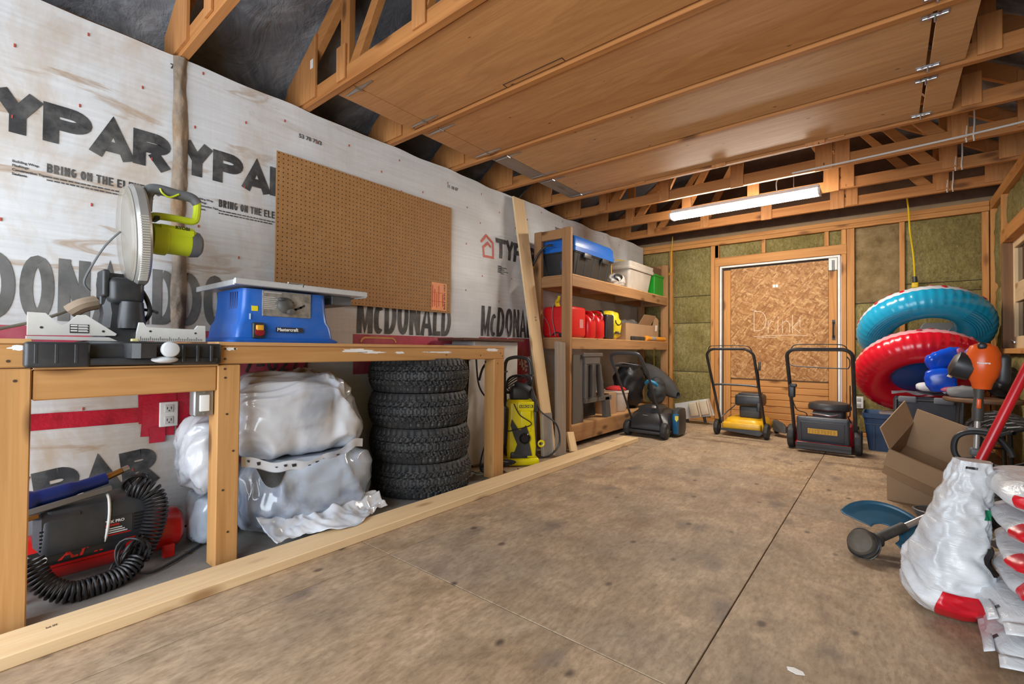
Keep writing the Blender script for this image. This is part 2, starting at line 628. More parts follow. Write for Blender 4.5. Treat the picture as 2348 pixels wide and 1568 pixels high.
# ---- floor material: worn plywood
def floor_mat():
    t = NT('worn_plywood_floor')
    v1 = t.coords((2.3, 1.5, 2.3), rnd=True)
    v2 = t.coords((1, 1, 1), rnd=True)
    v3 = t.coords((60, 18, 60), rnd=True)
    v4 = t.coords((4.2, 2.2, 4.2), rnd=True)
    c = t.ramp(t.noise(v1, 1.7, 6, .6, 1.4), [(.25, (.27, .186, .115)), (.45, (.40, .285, .180)), (.6, (.47, .340, .22)), (.8, (.54, .405, .27))])
    c = t.mix(t.ramp(t.noise(v2, 1.1, 5, .62), [(.42, (0, 0, 0)), (.68, (.6,) * 3)]), c, (.27, .225, .185))
    c = t.mix(t.ramp(t.noise(v3, 1.0, 3, .6), [(.36, (.4,) * 3), (.6, (0, 0, 0))]), c, (.22, .145, .085))
    vo = t.n('ShaderNodeTexVoronoi', feature='F1')
    vo.inputs['Scale'].default_value = 1.0
    dn = t.n('ShaderNodeVectorMath', operation='MULTIPLY_ADD')
    ns = t.n('ShaderNodeTexNoise'); ns.inputs['Scale'].default_value = 5.0
    t.l(v2, ns.inputs['Vector'])
    t.l(ns.outputs['Color'], dn.inputs[0]); dn.inputs[1].default_value = (.55, .55, .55); t.l(v4, dn.inputs[2])
    t.l(dn.outputs[0], vo.inputs['Vector'])
    c = t.mix(t.ramp(vo.outputs['Distance'], [(.07, (.75,) * 3), (.15, (.45,) * 3), (.25, (0, 0, 0))]), c, (.15, .115, .095))
    # paint specks
    vs = t.n('ShaderNodeTexVoronoi', feature='F1'); vs.inputs['Scale'].default_value = 3.4
    t.l(v2, vs.inputs['Vector'])
    c = t.mix(t.ramp(vs.outputs['Distance'], [(.012, (1, 1, 1)), (.022, (0, 0, 0))]), c, (.62, .58, .52))
    # fine checks
    vc = t.n('ShaderNodeTexVoronoi', feature='DISTANCE_TO_EDGE'); vc.inputs['Scale'].default_value = 4.0
    t.l(dn.outputs[0], vc.inputs['Vector'])
    c = t.mix(t.ramp(vc.outputs['Distance'], [(.004, (.14,) * 3), (.016, (0, 0, 0))]), c, (.12, .08, .05))
    # small dark knots and nail holes
    v5 = t.coords((9, 6, 9), rnd=True)
    vk = t.n('ShaderNodeTexVoronoi', feature='F1'); vk.inputs['Scale'].default_value = 1.0
    t.l(v5, vk.inputs['Vector'])
    ks = t.n('ShaderNodeSeparateColor'); t.l(vk.outputs['Color'], ks.inputs[0])
    kk = t.mix(1.0, t.ramp(vk.outputs['Distance'], [(.07, (.85,) * 3), (.16, (0, 0, 0))]), t.ramp(ks.outputs[0], [(.62, (0, 0, 0)), (.66, (1, 1, 1))]), 'MULTIPLY')
    c = t.mix(kk, c, (.085, .058, .042))
    # scuffed mid-scale mottle and fine fibre
    m1 = t.noise(t.coords((1, .7, 1), rnd=True), 9, 8, .68, .4)
    c = t.mix(1.0, c, t.ramp(m1, [(.30, (.76, .73, .70)), (.5, (1.03, 1.02, 1.01)), (.72, (1.22, 1.20, 1.17))]), 'MULTIPLY')
    m2 = t.noise(t.coords((75, 28, 75), rnd=True), 1.0, 5, .7)
    c = t.mix(1.0, c, t.ramp(m2, [(.30, (.74, .72, .70)), (.5, (1, 1, 1)), (.75, (1.14, 1.13, 1.12))]), 'MULTIPLY')
    # reddish spill stains
    c = t.mix(t.ramp(t.noise(t.coords((2.2, .8, 2.2), rnd=True), 1.3, 4, .6), [(.60, (0, 0, 0)), (.74, (.6,) * 3)]), c, (.20, .105, .05))
    t.bump(t.noise(v3, 1.0, 4, .6), .2, .003)
    return t.fin(c, .6, 0, .35)

M_FLOOR = floor_mat()
M_CONC = plain('old_concrete', (.27, .255, .235), .85, var=.25, scale=5, bump=.3, dirt=((.10, .085, .07), .6))

fl = MB().box(-.35, 3.75, Y0, 6.1, -.12, -.019).build('floor', M_CONC)
struct(fl)
for (xa, xb, ya, yb) in ((.0, .99, 2.38, 4.0), (.0, .99, 4.0, 5.95), (.64, .99, Y0, 1.2), (.64, .99, 1.2, 2.38),
                         (.99, 2.21, Y0, 1.2), (.99, 2.21, 1.2, 3.64), (.99, 2.21, 3.64, 5.95),
                         (2.21, 3.35, Y0, .0), (2.21, 3.35, 0.0, 2.9), (2.21, 3.35, 2.9, 5.95)):
    MB().box(xa + .0018, xb - .0018, ya + .0018, yb - .0018, -.018, 0, .0015).build('plywood_sheet', M_FLOOR, fl, smooth=None)
MB().box(0.0, .64, Y0, 2.38, -.018, -.004).build('concrete_strip', M_CONC, fl, smooth=None)

# ---- left wall: sheathing + house wrap
def wrap_off(y, z):
    amp = .0025 + .019 * min(max((y - 1.9) / 1.5, 0), 1)
    o = amp * (fbm(Vector((y * 1.6 + 3, z * 2.3, 1.7)), 3) + .9 * ridge(Vector((y * 2.2 + z * 1.8, z * 1.1 - y * .6, 4.2))) - .3)
    if z > 1.7:
        o += .010 * (z - 1.7) * fbm(Vector((y * 3.1, z * 3, 9.1)), 2)
    if y > 4.6 and z > 1.6:
        o += .09 * min((y - 4.6) / .9, 1) * min((z - 1.6) / .5, 1) * (1 + .4 * noise.noise(Vector((y * 5, z * 5, 2))))
    return min(max(o, -.012), .075 if y > 4.6 else .028)


def wrap_mat(name, base, stain=True):
    t = NT(name)
    v = t.coords((1, 1, 1), rnd=False)
    vs = t.coords((1, 2.2, 70), rnd=False)
    vs2 = t.coords((1, 60, 3), rnd=False)
    n1 = t.noise(vs, 1.0, 4, .6)
    n2 = t.noise(vs2, 1.0, 3, .6)
    c = t.ramp(n1, [(.3, sc(base, .90)), (.7, sc(base, 1.07))])
    c = t.mix(t.ramp(n2, [(.4, (.18,) * 3), (.6, (0, 0, 0))]), c, sc(base, .82))
    if stain:
        # old water stains running down from the eave at the near end of the wall
        sx = t.n('ShaderNodeSeparateXYZ')
        tc = t.n('ShaderNodeTexCoord'); t.l(tc.outputs['Object'], sx.inputs[0])
        near = t.ramp(sx.outputs['Y'], [(.0, (1, 1, 1)), (.55, (.75,) * 3), (1.0, (0, 0, 0))])
        md = t.n('ShaderNodeMapRange'); md.inputs[1].default_value = 0; md.inputs[2].default_value = 2.0
        t.l(sx.outputs['Y'], md.inputs[0]); near = t.ramp(md.outputs[0], [(.0, (1, 1, 1)), (.5, (.7,) * 3), (1.0, (.0, .0, .0))])
        st = t.ramp(t.noise(t.coords((1, 2.0, 1.2), rnd=False), 1.5, 6, .62, .6), [(.45, (0, 0, 0)), (.68, (.85,) * 3)])
        c = t.mix(t.mix(1.0, near, st, 'MULTIPLY'), c, (.46, .33, .21))
        # darker tide lines, long folds holding dirt
        tl = t.ramp(t.noise(t.coords((1, 1.0, 5.5), rnd=False), 1.3, 5, .6, 1.0), [(.58, (0, 0, 0)), (.645, (.75,) * 3), (.70, (0, 0, 0))])
        c = t.mix(t.mix(1.0, near, tl, 'MULTIPLY'), c, (.36, .22, .11))
    t.bump(n2, .06, .002)
    return t.fin(c, .45, 0, .4)

M_WRAP = wrap_mat('house_wrap', (.66, .665, .67))
M_PRINT = plain('black_print', (.045, .045, .047), .5, var=.5, scale=14, dirt=((.20, .195, .18), .75))
M_PRINT2 = plain('grey_print', (.115, .115, .11), .5, var=.4, scale=7, dirt=((.30, .29, .27), .8))
M_REDP = plain('red_print', (.47, .045, .085), .45, var=.25, scale=7, dirt=((.60, .25, .28), .6))
M_TAN = plain('tan_print', (.65, .35, .12), .5)
M_SHEATH = plain('sheathing', (.30, .2, .11), .8)
M_DARKWD = plain('dark_board', (.12, .06, .03), .8, var=.3)

wl = MB().box(-.30, -.03, Y0, 6.1, -.1, ZW - .005).build('wall_left', M_SHEATH)
struct(wl)
MB().grid(lambda u, w: (wrap_off(Y0 + u * 7.53, -.02 + w * 2.27), Y0 + u * 7.53,
                        -.02 + w * (2.265 + .012 * noise.noise(Vector((u * 31, 0, 0))))), 300, 80).build('house_wrap', M_WRAP, wl, smooth=180)

def onwall(lift=.0025):
    return lambda u, v: (wrap_off(u, v) + lift, u, v)

def wl_text(word, y0, z0, h, ws, s, gap, mat, lift=.0025, rot=0.0, name='lettering', clip=None):
    mb = MB()
    base = onwall(lift)
    if rot:
        ca, sa = math.cos(math.radians(rot)), math.sin(math.radians(rot))
        put = lambda u, v: base(y0 + (u - y0) * ca - (v - z0) * sa, z0 + (u - y0) * sa + (v - z0) * ca)
    else:
        put = base
    stroke_text(mb, word, put, y0, z0, h, ws, s, gap)
    if clip:
        mb2 = MB()
        for q in mb.f:
            if all(clip(mb.v[i]) for i in q):
                mb2.add([mb.v[i] for i in q], [tuple(range(len(q)))])
        mb = mb2
    return mb.build(name, mat, wl, smooth=180)

# big word marks on the wrap
wl_text('TYPAR', -.045, 1.688, .158, {'*': .146}, .046, -.004, M_PRINT)
wl_text('YPAR', .700, 1.700, .158, {'*': .140}, .044, -.002, M_PRINT)
TW = {'*': .132, 'T': .105, 'Y': .125, 'A': .13}
wl_text('TYPAR', 2.985, 1.655, .170, {'*': .124}, .040, -.006, M_PRINT)
# red house emblem
lg = MB()
for pl in ([(2.80, 1.755), (2.868, 1.822), (2.945, 1.770)], [(2.945, 1.775), (2.95, 1.645), (2.835, 1.642), (2.825, 1.715), (2.882, 1.760), (2.920, 1.730)]):
    stroke_poly(lg, pl, .021, onwall())
lg.build('emblem', plain('red_orange_print', (.62, .09, .05), .5), wl, smooth=180)
# dealer name
DW = {'*': .097, 'M': .115, 'c': .075, 'L': .075, 'A': .105}
wl_text('McDONALD', -.135, .968, .255, DW, .036, .011, M_PRINT2)
wl_text('DO', .700, .968, .255, DW, .036, .011, M_PRINT2)
wl_text('McDONALD', 1.662, .962, .25, DW, .035, .008, M_PRINT)
wl_text('McDONALD', 2.812, .975, .252, DW, .035, .010, M_PRINT)
# slogan
BW = {'*': .0162, 'I': .0075, ' ': .006}
wl_text('BRING ON THE ELEMENTS', .253, 1.563, .036, BW, .0062, .0036, M_PRINT)
wl_text('BRING ON THE ELEMENTS', .868, 1.575, .038, BW, .0064, .0036, M_PRINT)
# fine print blocks
for (yy, zz) in ((.158, 1.587), (.770, 1.603), (3.06, 1.585)):
    for k, w in enumerate(('Building Wrap', 'Flashings', 'Construction Tape', 'Sealants')):
        p0 = onwall()
        font_text(w, .0125, lambda u, v, yy=yy, zz=zz, k=k: p0(yy + u, zz - .012 - k * .0165 + v), .0004).build('fine_print', M_PRINT, wl, smooth=180)
fp = MB()
for (yy, zz, L) in ((.253, 1.545, .33), (.868, 1.556, .30)):
    for row in range(2):
        u = yy
        while u < yy + L - row * .05:
            w = RN.uniform(.008, .022)
            stroke_poly(fp, [(u, zz - row * .013), (u + w, zz - row * .013)], .0055, onwall())
            u += w + .004
for (yy, zz) in ((3.02, 1.585),):
    for k in range(16):
        stroke_poly(fp, [(yy + (k % 4) * .012, zz - (k // 4) * .016), (yy + (k % 4) * .012 + .009, zz - (k // 4) * .016)], .012, onwall())
fp.build('fine_print', M_PRINT, wl, smooth=180)['kind'] = 'stuff'
# batch codes near the top edge
for (yy, zz, w) in ((1.27, 2.075, '53 78 75/3'), (2.42, 2.105, '11 18 07'), (3.90, 2.09, '75/32/7'), (.655, 2.18, '75')):
    p0 = onwall()
    font_text(w, .032, lambda u, v, yy=yy, zz=zz: p0(yy + u, zz + v), .001).build('batch_code', M_PRINT, wl, smooth=180)
# red printed bands
def wl_rect(name, y0, y1, z0, z1, mat, lift=.0018):
    n = max(2, int((y1 - y0) / .05) + 1)
    m = max(2, int((z1 - z0) / .05) + 1)
    p0 = onwall(lift)
    return MB().grid(lambda u, w: p0(y0 + u * (y1 - y0), z0 + w * (z1 - z0)), n, m).build(name, mat, wl, smooth=180)
wl_rect('red_band', -.6, .612, .80, .945, M_REDP)
wl_rect('red_band', .70, 1.345, .69, .945, M_REDP)
wl_rect('red_band', 1.637, 2.508, .70, .955, M_REDP)
wl_rect('red_band', 2.79, 3.50, .55, .965, M_REDP)
wl_text('87-0277', .93, .735, .07, {'*': .05}, .014, .012, M_PRINT, lift=.004)
tan = MB()
stroke_poly(tan, [(1.69, .905), (1.70, .925), (1.72, .935), (1.93, .935), (1.95, .925), (1.96, .905)], .012, onwall(.004))
tan.build('emblem', M_TAN, wl, smooth=180)
M_WHITEP = plain('white_print', (.7, .68, .68), .5)
wl_text('TEE', 3.33, .70, .10, {'*': .05}, .02, .012, M_WHITEP, lift=.004)
# lower, older sheet under the bench with the same word mark, slightly askew
wl_text('TYPAR', -.02, .165, .165, {'*': .135}, .046, .0, M_PRINT, rot=7)
for k, w in enumerate(('Building Wrap', 'Flashings', 'Construction Tape', 'Sealants')):
    p0 = onwall()
    font_text(w, .020, lambda u, v, k=k: p0(.80 + u, .205 - k * .026 + v), .0006).build('fine_print', M_PRINT, wl, smooth=180)
# seam tape batten between the two sheets, dirty and furry
M_BATT = plain('dirty_tape', (.24, .19, .145), .9, var=.55, scale=10, bump=.8, dirt=((.40, .20, .06), .55))
bt = MB()
def batt(u, w):
    z = .90 + u * 1.345
    wob = .010 * noise.noise(Vector((0, z * 3, 5))) - .004 * math.sin(z * 4)
    wd = .058 + .014 * noise.noise(Vector((3, z * 4, 1)))
    y = .700 + wob + (w - .5) * wd
    return (wrap_off(y, z) + .004 + .016 * math.sin(PI * w) + .007 * noise.noise(Vector((w * 5, z * 16, 0))), y, z)
bt.grid(batt, 90, 9)
bt.build('seam_tape', M_BATT, wl, smooth=180)
# staples, too small to pick apart singly
stp = MB()
for r, zz in enumerate((.36, .62, 1.30, 1.45, 1.72, 1.92, 2.05, 2.17)):
    for k in range(14):
        yy = .16 + k * .41 + (r % 2) * .2 + RN.uniform(-.03, .03)
        z2 = zz + RN.uniform(-.05, .05)
        if yy < 5.3:
            o = wrap_off(yy, z2)
            stp.box(o, o + .004, yy - .0022, yy + .0022, z2 - .0065, z2 + .0065)
stp.build('staples', plain('red_staple', (.45, .07, .05), .5), wl, smooth=None)['kind'] = 'stuff'

# red sheathing tape band and patch round the socket, under the bench
M_RTAPE = plain('red_tape', (.48, .012, .035), .28, var=.35, scale=12, bump=.5)
def tape(y0, y1, z0, z1, lift=.004, ang=0):
    cy, cz = (y0 + y1) / 2, (z0 + z1) / 2
    ca, sa = math.cos(math.radians(ang)), math.sin(math.radians(ang))
    n, m = max(3, int((y1 - y0) / .02)), max(3, int((z1 - z0) / .02))
    def fn(u, w):
        a, b = (u - .5) * (y1 - y0), (w - .5) * (z1 - z0)
        y, z = cy + a * ca - b * sa, cz + a * sa + b * ca
        return (wrap_off(y, z) + lift + .003 * noise.noise(Vector((y * 25, z * 25, lift * 900))), y, z)
    return MB().grid(fn, n, m).build('red_tape', M_RTAPE, wl, smooth=180)
tape(-.3, .575, .532, .598, .004, -1)
tape(.56, .79, .52, .68, .006, 2)
tape(.575, .70, .455, .70, .008, -3)
tape(.70, .82, .44, .62, .010, 5)
tape(.60, .66, .425, .50, .012, 0)

# ---- back wall
M_WOOL = None
def wool_mat():
    t = NT('mineral_wool')
    v = t.coords()
    v2 = t.coords((3, 3, 1.0))
    c = t.ramp(t.noise(v, 3.0, 6, .65), [(.3, (.20, .160, .055)), (.5, (.285, .235, .092)), (.7, (.36, .31, .145))])
    c = t.mix(t.ramp(t.noise(v2, 14, 4, .7), [(.35, (.6,) * 3), (.6, (0, 0, 0))]), c, (.16, .125, .045))
    vo = t.n('ShaderNodeTexVoronoi'); vo.inputs['Scale'].default_value = 24
    t.l(v, vo.inputs['Vector'])
    c = t.mix(t.ramp(vo.outputs['Distance'], [(.06, (.6,) * 3), (.14, (0, 0, 0))]), c, (.50, .44, .26))
    fb = t.noise(t.coords((1.4, 1, .8)), 38, 6, .75, .8)
    c = t.mix(1.0, c, t.ramp(fb, [(.30, (.55, .53, .45)), (.5, (1, 1, 1)), (.72, (1.35, 1.33, 1.25))]), 'MULTIPLY')
    t.bump(t.noise(v, 45, 5, .7), .9, .012)
    return t.fin(c, .95, 0, .1)
def wool_mat_brown():
    t = NT('mineral_wool_brown')
    v = t.coords()
    c = t.ramp(t.noise(v, 9.0, 6, .7), [(.3, (.17, .115, .05)), (.55, (.29, .205, .10)), (.75, (.40, .30, .17))])
    t.bump(t.noise(v, 45, 5, .7), .9, .012)
    return t.fin(c, .95, 0, .1)
M_WOOL = wool_mat()
M_WOOLB = wool_mat_brown()

wb = MB()
wb.box(-.3, 1.04, 6.045, 6.10, -.1, ZW + .06)
wb.box(2.25, 3.75, 6.045, 6.10, -.1, ZW + .06)
wb.box(1.04, 2.25, 6.045, 6.10, 1.9, ZW + .06)
wb = wb.build('wall_back', M_SHEATH)
struct(wb)
def stud(x0, x1, z0, z1, y0=YB, y1=6.04, ax='z', kind='stud', name='stud', parent=None):
    return MB().box(x0, x1, y0, y1, z0, z1, .003).build(name, wood(ax, kind), parent or wb, smooth=None)
for (x0, x1) in ((.0, .04), (.425, .463), (.94, .985), (.988, 1.036), (2.252, 2.296), (2.30, 2.365), (2.722, 2.764), (3.300, 3.345)):
    stud(x0, x1, .04, 2.155)
stud(.0, 3.35, 2.158, 2.205, ax='x', name='top_plate')
stud(.0, 3.35, 2.207, 2.252, y0=YB + .004, ax='x', name='top_plate')
stud(.0, .99, 0, .038, ax='x', name='sole_plate')
stud(2.30, 3.35, 0, .038, ax='x', name='sole_plate')
stud(.988, 2.30, 1.895, 1.998, y0=YB - .006, ax='x', name='door_header')
for x in (1.50, 2.105):
    stud(x, x + .04, 2.0, 2.156, name='cripple_stud')
stud(.985, 1.03, 2.0, 2.156, name='cripple_stud')
def batt_box(name, x0, x1, z0, z1, mat, parent=None, yf=YB + .022, seed=0, side=None):
    """lumpy face of one insulation batt; side='x' makes it face -X on the right wall"""
    n, m = max(4, int((x1 - x0) / .04)), max(4, int((z1 - z0) / .04))
    def fn(u, w):
        e = min(u, 1 - u, w, 1 - w)
        o = .016 * fbm(Vector((x0 + u * 3.1 * (x1 - x0) * 3, seed * 3.3 + (z0 + w * (z1 - z0)) * 6, 2.2)), 3)
        o += .02 * (1 - min(e / .05, 1))
        a, b = x0 + u * (x1 - x0), z0 + w * (z1 - z0)
        return (a, yf + o, b) if side is None else (yf - XR + XR + o, a, b)
    mb = MB().grid(fn, n, m)
    return mb.build(name, mat, parent or wb, smooth=180)
i = 0
for (x0, x1, zs, bm_) in ((.04, .425, (.04, .62, 1.22, 1.56, 2.157), ()), (.463, .94, (.04, .60, 1.215, 1.555, 2.157), ()),
                          (1.03, 1.50, (2.0, 2.157), ()), (1.54, 2.105, (2.0, 2.157), ()), (2.145, 2.252, (2.0, 2.157), ()),
                          (2.365, 2.722, (.04, .42, 1.00, 1.37, 2.157), (3,)), (2.764, 3.300, (.04, .60, 1.05, 1.45, 1.54, 2.157), ())):
    for k in range(len(zs) - 1):
        i += 1
        batt_box('insulation_batt', x0, x1, zs[k] + .004, zs[k + 1] - .004, M_WOOLB if k in bm_ else M_WOOL, seed=i)
# socket on the back wall beside the door
so = thing('wall_socket', 'white wall socket on the insulation beside the boarded door', 'socket', (2.40, 5.93, .35))
MB().rbox((0, 0, 0), (.075, .03, .118), .006).build('cover_plate', plain('white_plastic', (.72, .71, .69), .4), so)
for dz in (-.028, .028):
    MB().rbox((0, -.016, dz), (.034, .006, .036), .003).build('receptacle', plain('grey_socket', (.35, .34, .33), .4), so)

# ---- door with chipboard panel
M_WHITE = plain('white_trim', (.74, .72, .68), .5)
d1 = MB()
d1.box(1.045, 1.068, 5.945, 6.03, 0, 1.872, .003); d1.box(2.222, 2.245, 5.945, 6.03, 0, 1.872, .003); d1.box(1.045, 2.245, 5.945, 6.03, 1.868, 1.890, .003)
d1 = d1.build('door_1', M_WHITE); struct(d1)
def osb_mat():
    t = NT('strand_board')
    v = t.coords((1, 1, 1), rnd=False)
    ns = t.n('ShaderNodeTexNoise'); ns.inputs['Scale'].default_value = 3.0
    t.l(v, ns.inputs['Vector'])
    cols = None
    base = None
    for i, (sx, sz, rz) in enumerate(((62, 13, .5), (13, 58, -.35), (50, 15, 1.15), (16, 66, .9))):
        mp2 = t.n('ShaderNodeMapping'); mp2.inputs['Scale'].default_value = (sx, 1, sz)
        t.l(t.coords((1, 1, 1), rnd=False, rot=(0, rz, 0)), mp2.inputs['Vector'])
        vv = mp2.outputs[0]
        vo = t.n('ShaderNodeTexVoronoi', feature='F1'); vo.inputs['Scale'].default_value = 1.0
        t.l(vv, vo.inputs['Vector'])
        sp = t.n('ShaderNodeSeparateColor'); t.l(vo.outputs['Color'], sp.inputs[0])
        cc = t.ramp(sp.outputs[0], [(.0, (.26, .105, .028)), (.35, (.40, .185, .06)), (.7, (.52, .27, .10)), (1, (.66, .40, .18))])
        base = cc if base is None else t.mix(t.ramp(sp.outputs[1], [(.5, (0, 0, 0)), (.55, (.85,) * 3)]), base, cc)
    base = t.mix(t.ramp(t.noise(v, 60, 4, .7), [(.4, (.4,) * 3), (.6, (0, 0, 0))]), base, (.16, .06, .015))
    return t.fin(base, .6, 0, .3)
M_OSB = osb_mat()
MB().box(1.17, 2.14, 5.955, 5.972, .545, 1.845, .002).build('chipboard_panel', M_OSB, d1, smooth=None)
MB().box(1.09, 1.168, 5.952, 5.99, .02, 1.835, .003).build('door_stile', wood('z', 'stud'), d1, smooth=None)
MB().box(2.142, 2.216, 5.952, 5.99, .02, 1.73, .003).build('door_stile', wood('z', 'stud'), d1, smooth=None)
MB().box(1.07, 2.22, 5.992, 6.03, 0.0, 1.87).build('door_core', plain('door_shadow_gap', (.05, .035, .025), .9), d1, smooth=None)
for k in range(7):
    MB().box(1.17, 2.14, 5.962, 5.988, .02 + k * .0735, .02 + k * .0735 + .071, .006).build('door_board', wood('x', 'stud'), d1, smooth=None)
MB().box(1.17, 2.14, 5.958, 5.988, .534, .548).build('drip_strip', M_DARKWD, d1, smooth=None)
MB().box(2.142, 2.218, 5.95, 5.985, 1.735, 1.865, .003).build('white_block', M_WHITE, d1, smooth=None)
M_BLK = plain('black_metal', (.018, .018, .02), .45)
hb = MB(); hb.box(2.172, 2.178, 5.938, 5.95, 1.72, 1.84); hb.box(2.186, 2.192, 5.938, 5.95, 1.72, 1.84); hb.build('hinge', M_BLK, d1, smooth=None)
hd = MB(); hd.tube(catmull([(2.185, 5.95, 1.02), (2.185, 5.915, 1.035), (2.185, 5.91, 1.10), (2.185, 5.915, 1.165), (2.185, 5.95, 1.18)], 5), .008, 8)
hd.box(2.172, 2.198, 5.944, 5.952, .995, 1.04); hd.box(2.172, 2.198, 5.944, 5.952, 1.16, 1.205)
hd.build('handle', M_BLK, d1)
ck = MB()
def chalk(x, z):
    return (x, 5.9535, z)
cw = stroke_text(ck, 'D', chalk, 1.42, 1.10, .23, .13, .0058, .02)
stroke_poly(ck, [(1.40, 1.35), (1.45, 1.33)], .006, chalk)
cw = stroke_text(ck, 'rink', chalk, 1.565, 1.075, .20, {'*': .075, 'i': .04, 'r': .06}, .0058, .022)
cw = stroke_text(ck, '!', chalk, 1.86, 1.09, .16, .04, .005, .0)
stroke_poly(ck, [(1.42, 1.035), (1.60, 1.045), (1.82, 1.05), (1.95, 1.04)], .0055, chalk)
stroke_poly(ck, [(1.45, 1.02), (1.66, 1.028)], .005, chalk)
ck.build('chalk_lettering', plain('chalk', (.70, .56, .42), .9, var=.3, scale=60), d1, smooth=None)
lb = MB(); lb.box(1.615, 1.638, 5.952, 5.9555, 1.592, 1.625); lb.box(1.645, 1.668, 5.952, 5.9555, 1.592, 1.625); lb.build('paper_label', M_WHITE, d1, smooth=None)

# ---- right wall with window
wr = MB()
wr.box(3.445, 3.70, Y0, 4.10, -.1, ZW); wr.box(3.445, 3.70, 5.40, 6.1, -.1, ZW)
wr.box(3.445, 3.70, 4.10, 5.40, -.1, .87); wr.box(3.445, 3.70, 4.10, 5.40, 1.77, ZW)
wr = wr.build('wall_right', M_SHEATH); struct(wr)
for (y0, y1) in ((5.405, 5.448), (5.90, 5.945), (4.055, 4.095), (3.45, 3.488), (2.84, 2.878), (2.23, 2.268), (1.62, 1.658), (1.0, 1.04), (.4, .44), (-.2, -.16), (-.8, -.76)):
    MB().box(XR, 3.44, y0, y1, .04, 2.16, .003).build('stud', wood('z', 'stud'), wr, smooth=None)
MB().box(XR, 3.44, Y0, 5.945, 2.16, 2.205, .003).build('top_plate', wood('y', 'stud'), wr, smooth=None)
MB().box(XR, 3.44, Y0, 5.945, 2.207, 2.25, .003).build('top_plate', wood('y', 'stud'), wr, smooth=None)
MB().box(XR, 3.44, Y0, 5.945, 0, .038, .003).build('sole_plate', wood('y', 'stud'), wr, smooth=None)
MB().box(XR - .004, 3.44, 4.05, 5.45, 1.755, 1.86, .003).build('window_header', wood('y', 'stud'), wr, smooth=None)
MB().box(XR - .010, 3.44, 4.05, 5.45, .865, .905, .003).build('window_sill_plate', wood('y', 'stud'), wr, smooth=None)
MB().box(XR - .004, 3.44, 5.36, 5.403, .907, 1.753, .003).build('window_jamb', wood('z', 'dark'), wr, smooth=None)
for (y0, y1, z0, z1) in ((5.45, 5.90, .04, .75), (5.45, 5.90, .75, 1.45), (5.45, 5.90, 1.45, 2.157), (4.10, 5.40, .04, .862), (4.10, 5.40, 1.865, 2.157),
                         (3.49, 4.05, .04, 1.1), (3.49, 4.05, 1.1, 2.157), (2.88, 3.45, .04, 1.1), (2.88, 3.45, 1.1, 2.157),
                         (1.66, 2.23, .04, 1.1), (1.66, 2.23, 1.1, 2.157), (2.27, 2.84, .04, 1.1), (2.27, 2.84, 1.1, 2.157),
                         (1.04, 1.62, .04, 2.157), (.44, 1.0, .04, 2.157), (-.16, .4, .04, 2.157), (-.76, -.2, .04, 2.157), (-1.6, -.8, .04, 2.157)):
    i += 1
    batt_box('insulation_batt', y0 + .003, y1 - .003, z0 + .003, z1 - .003, M_WOOL, wr, yf=XR + .022, seed=i, side='x')
M_GLASSD = plain('dark_window_glass', (.012, .013, .016), .06, var=.1)
w1 = MB()
w1.box(3.405, 3.45, 5.325, 5.362, .905, 1.755, .003); w1.box(3.405, 3.45, 4.10, 4.14, .905, 1.755, .003)
w1.box(3.405, 3.45, 4.14, 5.325, 1.70, 1.755, .003); w1.box(3.405, 3.45, 4.14, 5.325, .905, 1.0, .003)
w1 = w1.build('window_1', wood('z', 'pale'), smooth=None); struct(w1)
MB().box(3.41, 3.45, 4.14, 5.325, 1.27, 1.42, .003).build('window_rail', wood('y', 'pale'), w1, smooth=None)
MB().box(3.428, 3.436, 4.14, 5.325, 1.42, 1.70).build('window_pane', M_GLASSD, w1, smooth=None)
MB().box(3.428, 3.436, 4.14, 5.325, 1.0, 1.27).build('window_pane', M_GLASSD, w1, smooth=None)
lt = MB(); lt.rbox((3.40, 5.30, .955), (.02, .06, .022), .005); lt.cyl((3.40, 5.30, .96), (3.385, 5.31, .975), .006)
lt.build('window_latch', plain('zinc', (.55, .56, .57), .35, 1.0), w1)

# ---- roof: dark underlay on two slopes, gable ends
def roof_mat():
    t = NT('roof_underlay')
    v = t.coords(rnd=False)
    v2 = t.coords((1, 1.5, 1), rnd=False)
    c = t.ramp(t.noise(v, 2.2, 6, .65, .8), [(.3, (.05, .054, .066)), (.5, (.14, .147, .165)), (.66, (.30, .31, .33)), (.85, (.50, .50, .50))])
    t.bump(t.noise(v2, 5, 5, .6, .6), .6, .04)
    return t.fin(c, .55, 0, .4)
M_ROOF = roof_mat()
SL = .66
def roof_z(x):
    return 2.56 + SL * (x if x < 1.7 else 3.4 - x)
rf = MB()
def rfn(x0, x1):
    def fn(u, w):
        x = x0 + u * (x1 - x0); y = Y0 + w * (6.1 - Y0)
        return (x, y, roof_z(x) + .02 + .02 * fbm(Vector((x * 2, y * 2.4, 1)), 3))
    return fn
rf.grid(rfn(-.32, 1.7), 24, 90); rf.grid(rfn(1.7, 3.72), 24, 90)
rf = rf.build('ceiling', M_ROOF, smooth=180); struct(rf)
for ys in (Y0, 6.05):  # the near gable, out of view, is added to keep excess daylight out
    MB().prism([(-.32, 2.26), (3.72, 2.26), (3.72, roof_z(3.72) + .06), (1.7, roof_z(1.7) + .06), (-.32, roof_z(-.32) + .06)], -ys - .04, -ys, M=Matrix(((1, 0, 0, 0), (0, 0, -1, 0), (0, 1, 0, 0), (0, 0, 0, 1)))).build('gable_board', M_DARKWD, rf, smooth=None)
for (x0, x1) in ((-.34, -.28), (3.68, 3.74)):  # boards added to close the eave gaps against leaking daylight
    MB().box(x0, x1, Y0, 6.1, 2.2, roof_z(-.32) + .08).build('eave_light_stop', M_DARKWD, rf, smooth=None)

